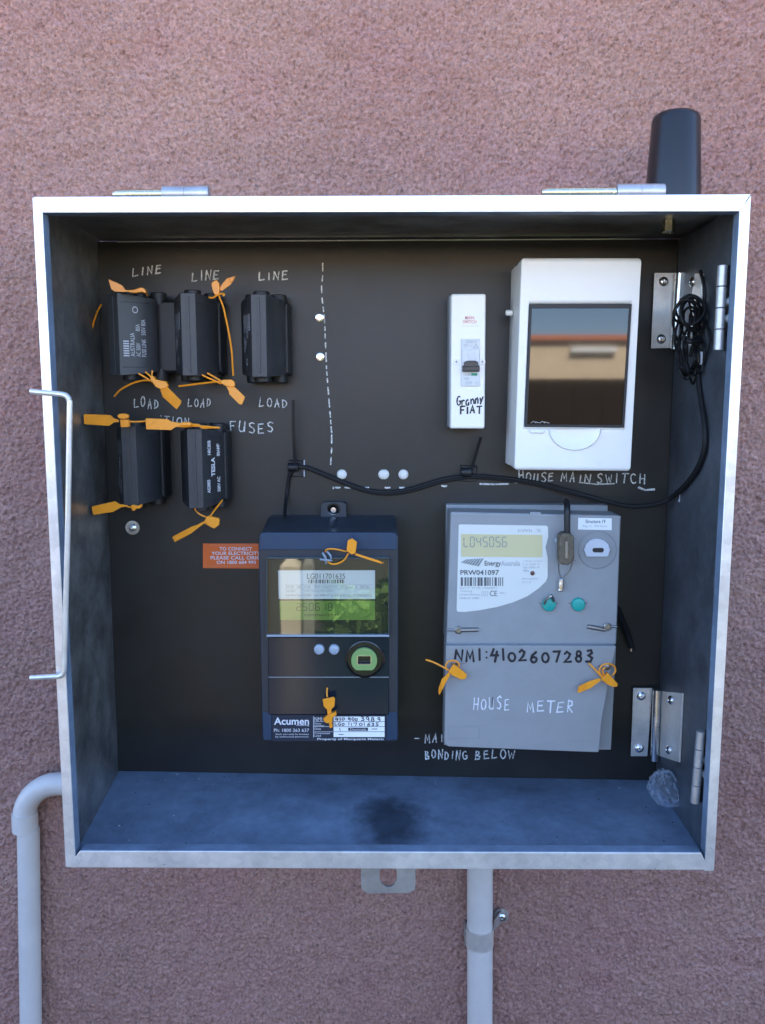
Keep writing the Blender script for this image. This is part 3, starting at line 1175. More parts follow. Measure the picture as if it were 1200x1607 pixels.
z2, z3, z6, z7 = ZM(120, 400, 3.333), ZM(120, 600, 3.333), ZM(390, 770, 3.919), ZM(640, 770, 3.158)
seal('leaf shaped orange seal lying on top of the leftmost upper fuse holder', z2, -.066,
     [(168, 127), (215, 146), (243, 162), (256, 182), (275, 186), (272, 193), (240, 194), (200, 191), (183, 178)],
     [(268, 184), (300, 182), (335, 170), (352, 172), (366, 188), (362, 201), (345, 194), (300, 199), (270, 194)], [([(345, 186), (365, 200), (372, 215)], (0, .02))],
     ([(132, 258), (108, 305), (90, 360), (80, 420)], .03, .04), dy=.004)
seal('orange seal with long curled tail under the leftmost upper fuse holder', z2, -.058,
     [(440, 706), (448, 695), (472, 686), (550, 764), (546, 780), (526, 808), (515, 800), (452, 742)],
     [(388, 634), (402, 632), (414, 652), (468, 660), (482, 684), (472, 696), (446, 704), (415, 690), (388, 655)],
     [([(326, 620), (360, 640), (398, 664)], (-.004, 0)), ([(362, 612), (385, 632), (404, 662)], (-.002, 0)), ([(398, 605), (396, 630), (402, 650)], (.002, 0))],
     ([(395, 657), (345, 658), (290, 674), (240, 700), (218, 718), (200, 740)], 0, .015), dy=-.006)
seal('orange winged seal over the E of the middle LINE, its tail hanging long', z2, -.056,
     [(748, 178), (768, 145), (790, 122), (832, 110), (826, 130), (808, 155), (762, 188)],
     [(706, 150), (716, 138), (734, 130), (748, 146), (750, 200), (736, 212), (722, 206), (712, 180)],
     [([(694, 222), (715, 224), (735, 212), (760, 203), (776, 207), (768, 215)], (-.004, -.006))],
     ([(744, 208), (768, 268), (785, 340), (803, 430), (815, 520), (822, 632)], -.002, .012), dy=.006)
seal('orange seal with straight tail under the middle upper fuse holder', z2, -.056,
     [(786, 690), (790, 680), (828, 690), (882, 742), (880, 752), (866, 784), (852, 780), (800, 728), (798, 712)],
     [(752, 660), (770, 652), (812, 652), (828, 664), (832, 686), (815, 692), (785, 688), (758, 672)],
     [([(652, 624), (700, 648), (760, 674)], (-.004, 0)), ([(686, 618), (725, 640), (766, 664)], (-.002, 0))],
     ([(752, 662), (690, 668), (610, 678), (536, 687)], 0, .006), dy=-.004)
seal('flat orange seal sticking out left past the side panel edge, above the lower fuse holders', z3, -.078,
     [(38, 170), (44, 166), (178, 171), (196, 188), (222, 196), (224, 208), (196, 210), (172, 228), (48, 220), (40, 214)],
     [(228, 194), (272, 194), (276, 234), (232, 236)], [([(270, 204), (310, 206), (366, 203)], (0, .004))], dy=0.,
     extra=[[(214, 176), (222, 166), (246, 163), (268, 168), (273, 178), (268, 188), (244, 192), (222, 188)]])
seal('flat orange seal lying across the top of the fuse holder beside the word FUSES', z3, -.08,
     [(362, 192), (366, 188), (476, 192), (500, 206), (550, 212), (556, 226), (516, 236), (496, 250), (366, 246)],
     [(546, 214), (556, 207), (594, 209), (604, 216), (600, 228), (552, 228)],
     [([(500, 226), (560, 232), (620, 228), (690, 232), (752, 238)], (0, .004)), ([(600, 220), (640, 222), (660, 238), (700, 238), (750, 238)], (0, .006))], dy=0.)
seal('flat orange seal poking left below the lower left fuse holder', z3, -.066,
     [(80, 656), (86, 648), (202, 622), (228, 638), (262, 640), (264, 650), (236, 654), (192, 678), (90, 694)],
     [(284, 644), (300, 640), (322, 646), (344, 636), (340, 656), (326, 662), (316, 660), (300, 674), (290, 668)],
     [([(258, 644), (275, 652), (292, 652)], (0, 0))], dy=0., lock_th=.005)
seal('orange seal pointing down left with crossed straps below the right lower fuse holder', z3, -.05,
     [(502, 812), (510, 804), (606, 754), (632, 746), (666, 728), (672, 736), (640, 760), (602, 790), (516, 836)],
     [(664, 734), (686, 698), (742, 710), (750, 722), (746, 748), (722, 766), (700, 756)],
     [([(672, 740), (700, 702), (735, 655), (766, 615)], (0, -.004)), ([(684, 706), (650, 692), (630, 675), (617, 655)], (0, -.004))], dy=-.01)

# ------------------------------------------------------------------ orange connection sticker
mb = MB()
mb.slab([(319, 853), (470, 853), (470, 893), (319, 891.5)], -.0006, -.0001, 0)
for i, (tx, u0, u1) in enumerate((('TO CONNECT', 345, 396), ('YOUR ELECTRICITY', 332.5, 409), ('PLEASE CALL ORIGIN', 331, 419), ('ON 1800 684 993', 340.5, 402))):
    v0 = 858.5 + i * 7.1
    mb.text(tx, px_fm(u0, v0, u1, v0 + 5.4, -.0008), 1, .012)
mb.ribbon([(330, 855.5), (470, 855.5)], .5, lambda a, c: P(a, c, -.00075), 2)
mb.ribbon([(330, 888.6), (470, 888.6)], .5, lambda a, c: P(a, c, -.00075), 2)
tag(mb.build('sticker', ['sticker_orange', 'print_white', 'ink_red'], smooth=0, recalc=False), 'orange connection notice sticker with white capitals beside the dark meter', 'sticker')

# ------------------------------------------------------------------ main switch enclosure
ms = empty('main_switch', 'narrow white main switch enclosure with black pen handwriting and a black toggle', 'switch', P(734, 672, 0))
yf = -.048
mb = MB()
mb.slab([(704, 463), (757, 463), (757, 671), (703, 671)], -.034, -.0005)
mb.build('back_box', 'grey_plastic', ms, bevel=.0012)
mb = MB()
mb.slab([(707, 461), (761.5, 461), (759.5, 672.5), (705.5, 672.5)], yf, -.0345, grow=.012)
mb.build('cover', 'white_plastic', ms, bevel=.0022, seg=3)
mb = MB()
mb.slab([(722.5, 531.5), (752, 531.5), (752, 606), (722.5, 606)], yf - .0022, yf + .002)
br = mb.build('breaker', 'breaker_grey', ms, bevel=.0006)
mb = MB()
mb.slab([(724, 548), (751, 548), (751, 584), (724, 584)], yf - .0034, yf - .002)
mb.build('toggle_well', 'clear_grey', br, bevel=.0004)
mb = MB()
mb.slab([(735, 552), (744, 552), (744, 565), (735, 565)], yf - .0042, yf - .0033)
mb.build('toggle_slot', 'breaker_grey', br)
mb = MB()
mb.slab([(727, 568), (733, 566), (745, 566), (749.5, 568), (749.5, 573), (752, 574), (752, 583), (724.5, 583), (724.5, 574), (727, 573)], yf - .0065, yf - .0034)
mb.slab([(725, 575), (751.5, 575), (751.5, 582.5), (725, 582.5)], yf - .0105, yf - .0064, grow=.05)
mb.build('toggle', 'toggle_black', br, bevel=.0008)
mb = MB()
ym = yf - .0025
mb.text('ON', px_fm(730, 533.5, 739, 538.5, ym), 0)
mb.text('I / I', px_fm(740, 533.5, 746, 538.5, ym), 0)
mb.ribbon([(727, 541), (733, 541), (730.5, 545), (727, 541)], .6, lambda a, c: P(a, c, ym - 1e-4), 0)
mb.ribbon([(742, 546), (746, 540.5), (750, 546), (742, 546)], 1., lambda a, c: P(a, c, ym - 1e-4), 0)
mb.ribbon([(735, 543), (740, 543)], .7, lambda a, c: P(a, c, ym - 1e-4), 0)
mb.face([P(*k, ym - 1e-4) for k in ((738.5, 585.5), (748, 585.5), (748, 589.5), (738.5, 589.5))], 1)
mb.text('C32', px_fm(728.5, 586, 737.5, 589.5, ym), 0)
mb.text('6000', px_fm(728, 592, 735, 596, ym), 0)
mb.text('OFF', px_fm(729.5, 598.5, 740, 603.5, ym), 0)
mb.text('O', px_fm(745, 598.5, 749, 603.5, ym), 0)
mb.build('marking', ['ink_faint', 'ink_green'], br, smooth=0, recalc=False)
for u in (715, 755.5):
    mb = MB()
    c = P(u, 568, yf)
    mb.lathe(c, (0, -1, 0), [(.0034, 0), (.0034, .0006), (.003, .0012), (0, .0012)], 24)
    for a in ((1, 0), (0, 1)):
        mb.box(c.x - .0012 * a[0] - .0003, c.x + .0012 * a[0] + .0003, c.y - .0014, c.y - .00125, c.z - .0012 * a[1] - .0003, c.z + .0012 * a[1] + .0003, 1)
    mb.build('screw', ['white_plastic', 'ink_grey'], ms)
mb = MB()
ym = yf - .0004
mb.text('MAIN', px_fm(729, 496, 743, 501, ym), 0, .01)
mb.text('SWITCH', px_fm(725.5, 502.5, 746.5, 507.5, ym), 0, .01)
mb.ribbon([(724, 511.5), (751, 511.5)], .4, lambda a, c: P(a, c, ym), 2)
write(mb, 'Granny', 716, 622, 758, 635.5, ym, 2.1, 1, rise=2, gap=.12, wob=.03)
write(mb, 'FlAT', 721, 638.5, 755, 649.5, ym, 2.5, 1, rise=2, gap=.25)
mb.build('lettering', ['ink_red', 'ink_black', 'ink_faint'], ms, smooth=0, recalc=False)

# ------------------------------------------------------------------ distribution board with smoked window
db = empty('distribution_board', 'large white distribution board with a smoked window reflecting the sky', 'switchboard', P(895, 740, 0))
yf = -.07
fr = [P(*k, yf) for k in ((817, 404), (1006.5, 404), (989, 740), (806, 738))]
cb = sum(fr, Vector()) / 4
lo = [Vector((cb.x + (p.x - cb.x) * 1.015, -.03, cb.z + (p.z - cb.z) * .985)) for p in fr]
lo2 = [Vector((p.x, -.0005, p.z)) for p in lo]
lo3 = [Vector((cb.x + (p.x - cb.x) * 1.012, -.028, cb.z + (p.z - cb.z) * .98)) for p in fr]
# window opening through the front: ring of front face
wn = [(830, 477), (990, 477), (978, 671), (822, 669.5)]
wf = [P(*k, yf) for k in wn]
mb = MB()
wb = [Vector((p.x, yf + .02, p.z)) for p in wf]
mb.loft([wb, wf, fr, lo], cap0=True, cap1=False)
mb.build('cover', 'white_plastic', db, bevel=.0045, seg=4)
mb = MB()
mb.loft([[p + Vector((0, .0005, 0)) for p in lo3], [Vector((p.x, -.0005, p.z)) for p in lo3]])
mb.build('back_box', 'white_plastic', db, bevel=.001)
mb = MB()
mb.slab([(832, 480), (988, 480), (976, 668), (824, 667)], yf + .016, yf + .0195)
mb.build('dark_backing', 'board_inside', db)  # flat near-black sheet standing in for the dark inside behind the pane
mb = MB()
dw = [(831, 478.3), (989, 478.3), (977, 669.5), (823, 668.5)]
mb.slab(dw, yf - .001, yf + .0012)
mb.build('window', 'smoked_pane', db, bevel=.0005)
mb = MB()   # dark surround of the window and its hinge pins
o_, i_ = [P(*k, yf - .0004) for k in wn], [P(*k, yf - .0004) for k in ((833.5, 484), (986, 484), (974.5, 667), (826, 666))]
mb.loft([o_, i_], cap0=False, cap1=False)
mb.loft([[p + Vector((0, -.0014, 0)) for p in o_], [p + Vector((0, -.0014, 0)) for p in i_]], cap0=False, cap1=False)
mb.build('window_frame', 'fuse_dark', db)
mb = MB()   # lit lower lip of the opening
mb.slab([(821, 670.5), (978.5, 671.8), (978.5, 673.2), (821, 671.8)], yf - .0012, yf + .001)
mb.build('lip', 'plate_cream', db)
mb = MB()   # thumb recess: shallow half dish below the window
c = (901, 672.5)
rim = [(c[0] + 41 * math.cos(math.pi * k / 24), c[1] + .5 + 34 * math.sin(math.pi * k / 24)) for k in range(25)]
mid = [(c[0] + 31 * math.cos(math.pi * k / 24), c[1] + .5 + 25 * math.sin(math.pi * k / 24)) for k in range(25)]
mb.loft([[P(*k, yf - .0005) for k in rim], [P(*k, yf - .003) for k in [(c[0] + (a - c[0]) * .97, c[1] + (b_ - c[1]) * .97) for a, b_ in rim]], [P(*k, yf - .0006) for k in mid],
         [P(*k, yf - .0004) for k in [(c[0] + (a - c[0]) * .5, c[1] + (b_ - c[1]) * .5) for a, b_ in mid]]], cap0=False)
mb.build('thumb_recess', 'white_plastic', db, smooth=60)
mb = MB()
mb.slab([(829, 673.5), (855, 674), (852, 680), (831, 679.5)], yf - .003, yf + .001)
mb.build('latch', 'white_plastic', db, bevel=.001)
mb = MB()
c = P(797, 491, -.03)
mb.lathe(c, (-1, 0, 0), [(.003, -.004), (.003, .002), (.002, .003)], 14)
mb.build('screw', 'white_plastic', db)
mb = MB()
for k in range(4):
    u = 832 + k * 7
    mb.ribbon([(u, 664 - k % 2 * 2), (u + 4, 661 + k % 2 * 2), (u + 8, 664)], .8, lambda a, q_: P(a, q_, yf - .0014), 0)
mb.build('window_mark', 'ink_faint', db, smooth=0, recalc=False)

# ------------------------------------------------------------------ dark digital meter
dm = empty('electricity_meter', 'dark navy electricity meter with a green display and barcode label', 'meter', P(518, 1163, 0))
yf = -.072
mb = MB()
fp = [(405.5, 842), (411, 835), (618, 835), (624.5, 842), (624, 1157), (620, 1164), (416, 1163), (411.5, 1157)]
F = [P(*k, yf) for k in fp]
cF = sum(F, Vector()) / len(F)
B1 = [Vector((p.x, yf + .022, p.z + (.001 if p.z > cF.z else 0))) for p in F]
zt_ = P(518, 808, -.022).z
B2 = [Vector((cF.x + (p.x - cF.x) * .955, -.022 if p.z > cF.z else -.012, zt_ - (.003 if abs(p.x - cF.x) > .062 else 0) if p.z > cF.z else p.z)) for p in F]
B3 = [Vector((p.x, -.0005, p.z)) for p in B2]
mb.loft([F, B1, B2, B3])
mb.build('case', 'meter_navy', dm, bevel=.0016, seg=3)
# blue shoulders: band across the top and side cheeks low down
mb = MB()
mb.slab([(409, 837.5), (416, 835.8), (612, 835.8), (621, 837.5), (622, 863), (407.5, 863)], yf - .0016, yf - .0002)
mb.build('trim', 'meter_blue', dm, bevel=.0008)
mb = MB()
mb.slab([(605, 1118), (622.5, 1118), (622.5, 1161), (605, 1162)], yf - .0012, yf - .0002)
mb.build('trim', 'meter_blue', dm, bevel=.0008)
mb = MB()
mb.slab([(412, 1118), (427, 1118), (427, 1162), (414, 1161)], yf - .0012, yf - .0002)
mb.build('trim', 'meter_blue', dm, bevel=.0008)
mb = MB()   # hanging lug
lug = MB()
ring([(503, 826), (504, 792), (508, 788), (540, 788), (544, 792), (545, 826)], [(524 + 10.5 * math.cos(a) * 1, 799 + 9 * math.sin(a)) for a in [2 * math.pi * k / 24 for k in range(24)]], -.014, -.001, lug)
lug.build('hanging_lug', 'meter_navy', dm, bevel=.0008)
mb = MB()
c = P(524, 800, -.0012)
mb.lathe(c, (0, -1, 0), [(.0052, 0), (.005, .0015), (.003, .003), (0, .0032)], 18)
mb.build('screw', 'steel_bright', dm)
# glossy front cover under the display window
mb = MB()
mb.slab([(421, 1000), (609, 1000), (609.5, 1122), (422, 1122)], yf - .0022, yf - .0003)
mb.build('front_cover', 'meter_gloss', dm, bevel=.001)
mb = MB()
mb.slab([(421.5, 1062.3), (609, 1062.3), (609, 1063.3), (421.5, 1063.3)], yf - .0026, yf - .0015)
mb.build('cover_seam', 'grey_plastic', dm)
# display window
mb = MB()
wi = [(419, 876), (609.5, 876), (609.5, 999), (419, 999)]
mb.slab([(421, 878), (607.5, 878), (607.5, 994), (421, 994)], yf - .0012, yf - .0002)
mb.build('display_panel', 'face_green', dm)
mb = MB()
yl = yf - .0016
mb.slab([(437, 895), (589, 895), (589, 940), (438, 940)], yl, yl + .0003)
mb.text('LG011701635', px_fm(482.5, 900, 542, 908.5, yl - .0002), 1)
barcode(mb, 484, 909.5, 540.5, 915.5, yl - .0002, 26, 1)
for tx, u0, v0, u1, v1 in (('3 PH 4W', 449, 919, 462, 923), ('240V', 466, 919, 474, 923), ('10-100A', 478, 919, 488, 923), ('800 imp/kWh', 494, 919, 530, 923), ('Class 1', 536, 919, 560, 923), ('50 Hz', 566, 919, 580, 923),
                          ('AS 62052', 450, 926, 464, 929), ('kWh Rating IEC 62053', 478, 926, 524, 929), ('Landis+Gyr E350', 449, 932, 488, 937), ('Type 5406 AF', 492, 932.5, 517, 936.5), ('No. 16120', 520, 932.5, 532, 936.5), ('64015-0100-0016', 534, 932.5, 584.5, 936.5)):
    mb.text(tx, px_fm(u0, v0, u1, v1, yl - .0002), 2)
mb.ribbon([(448, 918), (584, 918)], .4, lambda a, c_: P(a, c_, yl - .0003), 3)
mb.ribbon([(448, 924.3), (584, 924.3)], .4, lambda a, c_: P(a, c_, yl - .0003), 3)
mb.build('serial_label', ['label_white', 'ink_grey', 'ink_faint', 'ink_faint'], dm, smooth=0, recalc=False)
mb = MB()
mb.slab([(439, 943), (589, 943), (589, 973), (440, 973)], yl, yl + .0003)
seg7(mb, '250618', 466, 947, 522, 958, yl - .0003, 1.2, 1)
mb.text('connected', px_fm(478, 962, 531, 967, yl - .0003), 1)
mb.build('display', ['lcd_green', 'lcd_ink'], dm, smooth=0, recalc=False)
mb = MB()
mb.slab(wi, yf - .0066, yf - .0056)
mb.build('window', 'clear_pane', dm)
mb = MB()   # clear rim, its bright lower edge painted pale and the rest dark
for r_ in ([(418.5, 875), (610, 875), (610, 877), (418.5, 877)], [(418.5, 996.2), (610, 996.2), (610, 999.6), (418.5, 999.6)],
           [(418.3, 877.2), (420, 877.2), (420, 996), (418.6, 996)], [(608.4, 877.2), (609.9, 877.2), (609.9, 996), (608.4, 996)]):
    mb.slab(r_, yf - .0068, yf - .0002, 1 if r_[0][1] > 990 else 0)
mb.build('window_frame', ['rim_dark', 'rim_pale'], dm, bevel=.0004)
for u in (501.5, 525):
    mb = MB()
    mb.lathe(P(u, 1018.5, yf - .002), (0, -1, 0), [(.0056, 0), (.0056, .002), (.0048, .0034), (.0025, .0042), (0, .0044)], 28)
    mb.build('button', 'button_blue', dm)
mb = MB()
c = P(573, 1034, yf - .0023)
mb.lathe(c, (0, -1, 0), [(.0205, 0), (.0202, .0018), (.0188, .0022), (.0182, .0006), (.0164, .0006)], 48)
pt = mb.build('optical_port', 'black_gloss', dm)
mb = MB()
r_ = 20
ol = [(572 + 20.5 * math.cos(a), 1037 + 20 * math.sin(a)) for a in [math.radians(50 - 280 * k / 30) for k in range(31)]]
sl_ = [(561, 1029.5), (565, 1029.5), (565.5, 1028), (579, 1028), (579.5, 1029.5), (582.5, 1029.5), (582.5, 1042), (561, 1042)]
# disc with rectangular socket
hs = []
for k in range(48):
    a = 2 * math.pi * k / 48
    dx_, dy_ = math.cos(a), math.sin(a)
    sc_ = min(10.8 / max(1e-6, abs(dx_)), 7 / max(1e-6, abs(dy_)))
    hs.append((572 + dx_ * sc_, 1036 + dy_ * sc_))
ring(ol, hs, yf - .0075, yf - .0032).build('port_disc', 'port_green', pt, bevel=.0006)
mb = MB()
ring([(561, 1029), (583, 1029), (583, 1043), (561, 1043)], [(572 + (a - 572) * .93, 1036 + (b_ - 1036) * .9) for a, b_ in hs], yf - .0078, yf - .005, mb)
mb.build('socket_rim', 'zinc_plate', pt)
# owner's label at the foot of the meter
mb = MB()
yl = yf - .002
mb.slab([(427, 1122.3), (605, 1122.3), (605, 1163), (428, 1163)], yl, yl + .0014)
mb.slab([(492, 1124), (603, 1124), (603, 1157), (493, 1157)], yl - .0002, yl - .00002, 0)
mb.text('Acumen', px_fm(430.5, 1126, 485.5, 1137.5, yl - .0003), 1, .02)
mb.text('metering', px_fm(466, 1136.8, 485.5, 1140, yl - .0003), 1)
mb.text('Ph: 1800 263 637', px_fm(430.5, 1143.5, 485.5, 1148.5, yl - .0003), 1)
mb.text('Seals can only be broken', px_fm(433, 1151, 485, 1154, yl - .0003), 1)
mb.text('by authorised personnel.', px_fm(433, 1155, 485, 1158, yl - .0003), 1)
mb.text('NMI', px_fm(494, 1125.5, 506, 1131.5, yl - .0004), 1)
mb.text('Meter', px_fm(494, 1134, 505, 1136.8, yl - .0004), 1)
mb.text('Number', px_fm(494, 1137.3, 510, 1140, yl - .0004), 1)
mb.text('Dials', px_fm(494, 1142, 504, 1145.5, yl - .0004), 1)
mb.text('Connected', px_fm(494, 1149, 518, 1152, yl - .0004), 1)
mb.text('Load', px_fm(494, 1153, 504, 1156, yl - .0004), 1)
for (u0, v0, u1, v1) in ((524, 1124.5, 602.5, 1132), (524, 1132.7, 602.5, 1140), (524, 1140.7, 602.5, 1148), (524, 1148.7, 602.5, 1156.6)):
    yy = yl - .0006
    mb.face([P(u0, v0, yy), P(u1, v0, yy), P(u1, v1, yy), P(u0, v1, yy)], 2)
mb.face([P(*k, yl - .0008) for k in ((547, 1142), (578, 1142), (578, 1147), (547, 1147))], 0)
mb.text('Decimals', px_fm(550, 1143, 575, 1146.2, yl - .001), 1)
for v in (1132.3, 1140.3, 1148.3):
    mb.ribbon([(492, v), (523, v)], .5, lambda a, c_: P(a, c_, yl - .0005), 1)
mb.ribbon([(492.5, 1124), (492.5, 1157)], .7, lambda a, c_: P(a, c_, yl - .0005), 1)
write(mb, '410', 527, 1125.5, 542, 1131, yl - .0008, 1.2, 3, gap=.25)
write(mb, '400', 547, 1125.5, 562, 1131, yl - .0008, 1.2, 3, gap=.25)
write(mb, '398', 567, 1125.5, 588, 1131.5, yl - .0008, 1.2, 3, gap=.25)
write(mb, '9', 593, 1125.5, 598, 1131.5, yl - .0008, 1.2, 3, gap=.1)
write(mb, 'LG0', 526, 1134, 541, 1139, yl - .0008, 1.1, 3, gap=.25)
write(mb, '117', 547, 1134, 561, 1139, yl - .0008, 1.1, 3, gap=.25)
write(mb, '01', 564, 1134, 573, 1139, yl - .0008, 1.1, 3, gap=.25)
write(mb, '635', 577, 1134, 595, 1139, yl - .0008, 1.1, 3, gap=.25)
write(mb, '1', 532, 1142, 536, 1147, yl - .0008, 1.1, 3, gap=.1)
write(mb, '-', 583, 1142, 594, 1146, yl - .0008, 1.1, 3, gap=.1)
write(mb, '-', 531, 1150, 541, 1154, yl - .0008, 1., 3, gap=.1)
mb.text('Property of Macquarie Meters', px_fm(498.5, 1158, 601, 1162.4, yl - .0003), 1, .015)
mb.build('information_label', ['label_navy', 'print_white', 'label_white', 'ink_black'], dm, smooth=0, recalc=False)
mb = MB()
mb.slab([(512, 1078), (515.5, 1078), (516, 1096), (512, 1096)], yf - .003, yf - .002)
mb.build('seal_slot', 'rubber_black', dm)

seal('small orange seal with a loop hanging over the top of the green display window', z6, yf - .014,
     [(655, 388), (664, 386), (735, 408), (800, 430), (828, 442), (822, 450), (730, 422), (658, 398)],
     [(612, 306), (640, 294), (670, 318), (660, 386), (636, 394), (604, 372)],
     [([(604, 374), (550, 362), (505, 358), (480, 364), (476, 376)], (0, .006)), ([(474, 400), (484, 430), (512, 450), (550, 448), (590, 426), (616, 386)], (.006, 0))], dy=-.004)
mb = MB()
for a, b_ in (((507, 868), (512, 884)), ((514, 866), (520, 878)), ((503, 878), (521, 880))):
    mb.tube([P(*a, yf - .009), P((a[0] + b_[0]) / 2 + 2, (a[1] + b_[1]) / 2, yf - .013), P(*b_, yf - .009)], .0011, 8, smooth=4)
mb.build('seal_eyelet', 'rim_pale', dm)
seal('orange seal hanging upright over the white writing label at the foot of the dark meter', z6, yf - .012,
     [(458, 1284), (526, 1268), (534, 1280), (530, 1326), (512, 1346), (510, 1384), (520, 1455), (502, 1462), (490, 1390), (484, 1346), (464, 1326)],
     [(460, 1404), (480, 1390), (510, 1372), (540, 1362), (545, 1380), (520, 1398), (516, 1428), (480, 1432), (466, 1420)],
     [([(486, 1270), (484, 1240), (486, 1212)], (.004, .009))], dy=0.)

# ------------------------------------------------------------------ grey house meter
hm = empty('electricity_meter', 'light grey electricity meter marked HOUSE METER with teal buttons', 'meter', P(830, 1180, 0))
yf = -.062
F = [P(*k, yf) for k in ((706, 803), (974, 809), (966.5, 1012), (699, 1012))]
cF = sum(F, Vector()) / 4
mb = MB()
zt = P(830, 786, -.022).z
Bk = [Vector((F[0].x - .001, -.018, F[0].z - .001)), Vector((F[1].x, -.018, F[1].z - .001)), Vector((F[2].x, -.018, F[2].z)), Vector((F[3].x - .001, -.018, F[3].z))]
mb.loft([F, Bk])
mb.build('case', 'case_grey', hm, bevel=.002, seg=3)
bk = [P(*k, -.0175) for k in ((704, 790), (958, 793))]
mb = MB()
xl, xrr = Bk[0].x - .001, Bk[1].x - .003
zb = P(830, 1172, -.02).z
mb.box(xl, xrr, -.0175, -.0005, zb, F[0].z + .002)
mb.build('back_plate', 'case_side', hm, bevel=.001)
mb = MB()   # rim line along the upper edge
mb.slab([(706.5, 805.5), (973.5, 810.5), (973.5, 812), (706.5, 807)], yf - .0004, yf + .001)
mb.slab([(831, 803.5), (848, 804), (848, 808), (831, 807.5)], yf - .0006, yf + .001)
mb.build('rim_line', 'grey_plastic', hm)
# terminal cover, looser and a little proud
mb = MB()
tcx = [(698.5, 1013.5), (780, 1013), (966.5, 1014), (963, 1030), (952, 1085), (944, 1130), (939, 1181), (930, 1181), (703, 1172), (696, 1168)]
yt = -.07
T = [P(*k, yt) for k in tcx]
mb.loft([T, [Vector((p.x, -.03, p.z)) for p in T]])
mb.build('terminal_cover', 'case_grey', hm, bevel=.0012)
mb = MB()
mb.slab([(960, 1018), (966, 1018), (958, 1177), (936, 1177)], -.05, -.001)
mb.build('terminal_block', 'case_side', hm, bevel=.001)
mb = MB()
mb.ribbon([(703, 1159), (703, 1141), (751, 1140.5), (751, 1158.5), (703, 1159.5)], .7, lambda a, c_: P(a, c_, yt - .0004), 0)
mb.build('moulded_line', ['logo_grey'], hm, smooth=0, recalc=False)
mb = MB()
mb.ribbon([(888, 1162), (930, 1163)], .6, lambda a, c_: P(a, c_, yt - .0004), 0)
mb.build('moulded_line', ['logo_grey'], hm, smooth=0, recalc=False)
mb = MB()
write(mb, 'NMI:4102607283', 713, 1018, 931, 1036, yt - .0004, 3.6, 1, rise=-4, gap=.3, jit=.1)
mb.build('pen_number', ['logo_grey', 'ink_black', 'print_white'], hm, smooth=0, recalc=False)
mb = MB()
write(mb, 'HOUSE', 742, 1095, 799, 1113, yt - .0004, 1.9, 2, rise=-2, jit=.35)
mb.build('chalk_word', ['logo_grey', 'ink_black', 'print_white'], hm, smooth=0, recalc=False)
mb = MB()
write(mb, 'METER', 826, 1099, 900, 1116, yt - .0004, 2.1, 2, rise=-2, jit=.35)
mb.build('chalk_word', ['logo_grey', 'ink_black', 'print_white'], hm, smooth=0, recalc=False)
# sealing screws with recessed arms
for (u, v, u0, u1, v1) in ((718.5, 988.5, 722, 749, 988), (952, 983, 921, 949, 988)):
    mb = MB()
    c = P(u, v, yf)
    mb.lathe(c, (0, -1, 0), [(.0044, 0), (.0042, .0014), (.003, .0022), (0, .0022)], 18)
    ss = mb.build('sealing_screw', 'wire_steel', hm)
    mb = MB()
    mb.tube([P(u0, v, yf - .0005), P((u0 + u1) / 2, (v + v1) / 2, yf - .0012), P(u1, v1, yf - .0005)], .0024, 10, smooth=3)
    mb.tube([P(700 if u < 800 else u + 4, v, yf - .0004), P(u - 4 if u < 800 else 967, v + .5, yf - .0004)], .0014, 8)
    mb.build('arm', 'wire_steel', ss)
for (u, v) in ((712, 1039.5), (952, 1046)):
    mb = MB()
    mb.lathe(P(u, v, yt), (0, -1, 0), [(.0036, 0), (.0036, .0012), (.002, .002), (0, .002)], 18)
    mb.tube([P(u - 14 + 9 * (u < 800), v - 1, yt - .0006), P(u + 3 + 14 * (u < 800), v + .6, yt - .0006)], .0009, 8)
    mb.build('cover_screw', 'wire_steel', hm)
# cream face plate
mb = MB()
yp = yf - .0006
fpx = [(719, 824), (721, 823), (856, 825), (859, 827), (859.5, 842), (857, 852), (855, 858), (856.5, 866), (858.5, 875), (858.5, 905), (856, 912), (845, 923), (826, 936), (805, 945), (780, 952.5), (750, 958), (728, 960.5), (717, 960), (715.5, 957)]
mb.slab(fpx, yp, yp + .0006)
mb.build('face_plate', 'plate_cream', hm, smooth=0)
mb = MB()
mb.slab([(722.5, 838), (850, 839.5), (850, 874.5), (722.5, 873.5)], yp - .0004, yp - .0001)
seg7(mb, 'L045056', 727, 843, 794, 858, yp - .0006, 1.3, 1)
mb.build('display', ['lcd_yellow', 'logo_grey'], hm, smooth=0, recalc=False)
mb = MB()
yq = yp - .0003
for k in range(7):      # slanted stripe emblem
    u = 722 + k * 4.1
    mb.face([P(u + 8.5, 877 - k * .25 + 1, yq - .0001), P(u + 11.5, 877 - k * .25 + .6, yq - .0001), P(u + 3.5, 889 - (6 - k) * .9, yq - .0001), P(u + .2, 888.2 - (6 - k) * .9, yq - .0001)], 1)
mb.text('Energy', px_fm(759.5, 880, 785, 890, yq), 0, .012)
mb.text('Australia', px_fm(785.5, 880, 815, 888, yq), 2)
mb.text('PRW041097', px_fm(721.5, 894.5, 782, 902.5, yq), 3, .012)
mb.build('emblem', ['ink_grey', 'logo_grey', 'ink_faint', 'ink_grey'], hm, smooth=0, recalc=False)
mb = MB()
barcode(mb, 722, 906, 790, 919.5, yq, 22, 3, 9)
mb.build('barcode', ['ink_grey', 'logo_grey', 'ink_faint', 'ink_grey'], hm, smooth=0, recalc=False)
mb = MB()
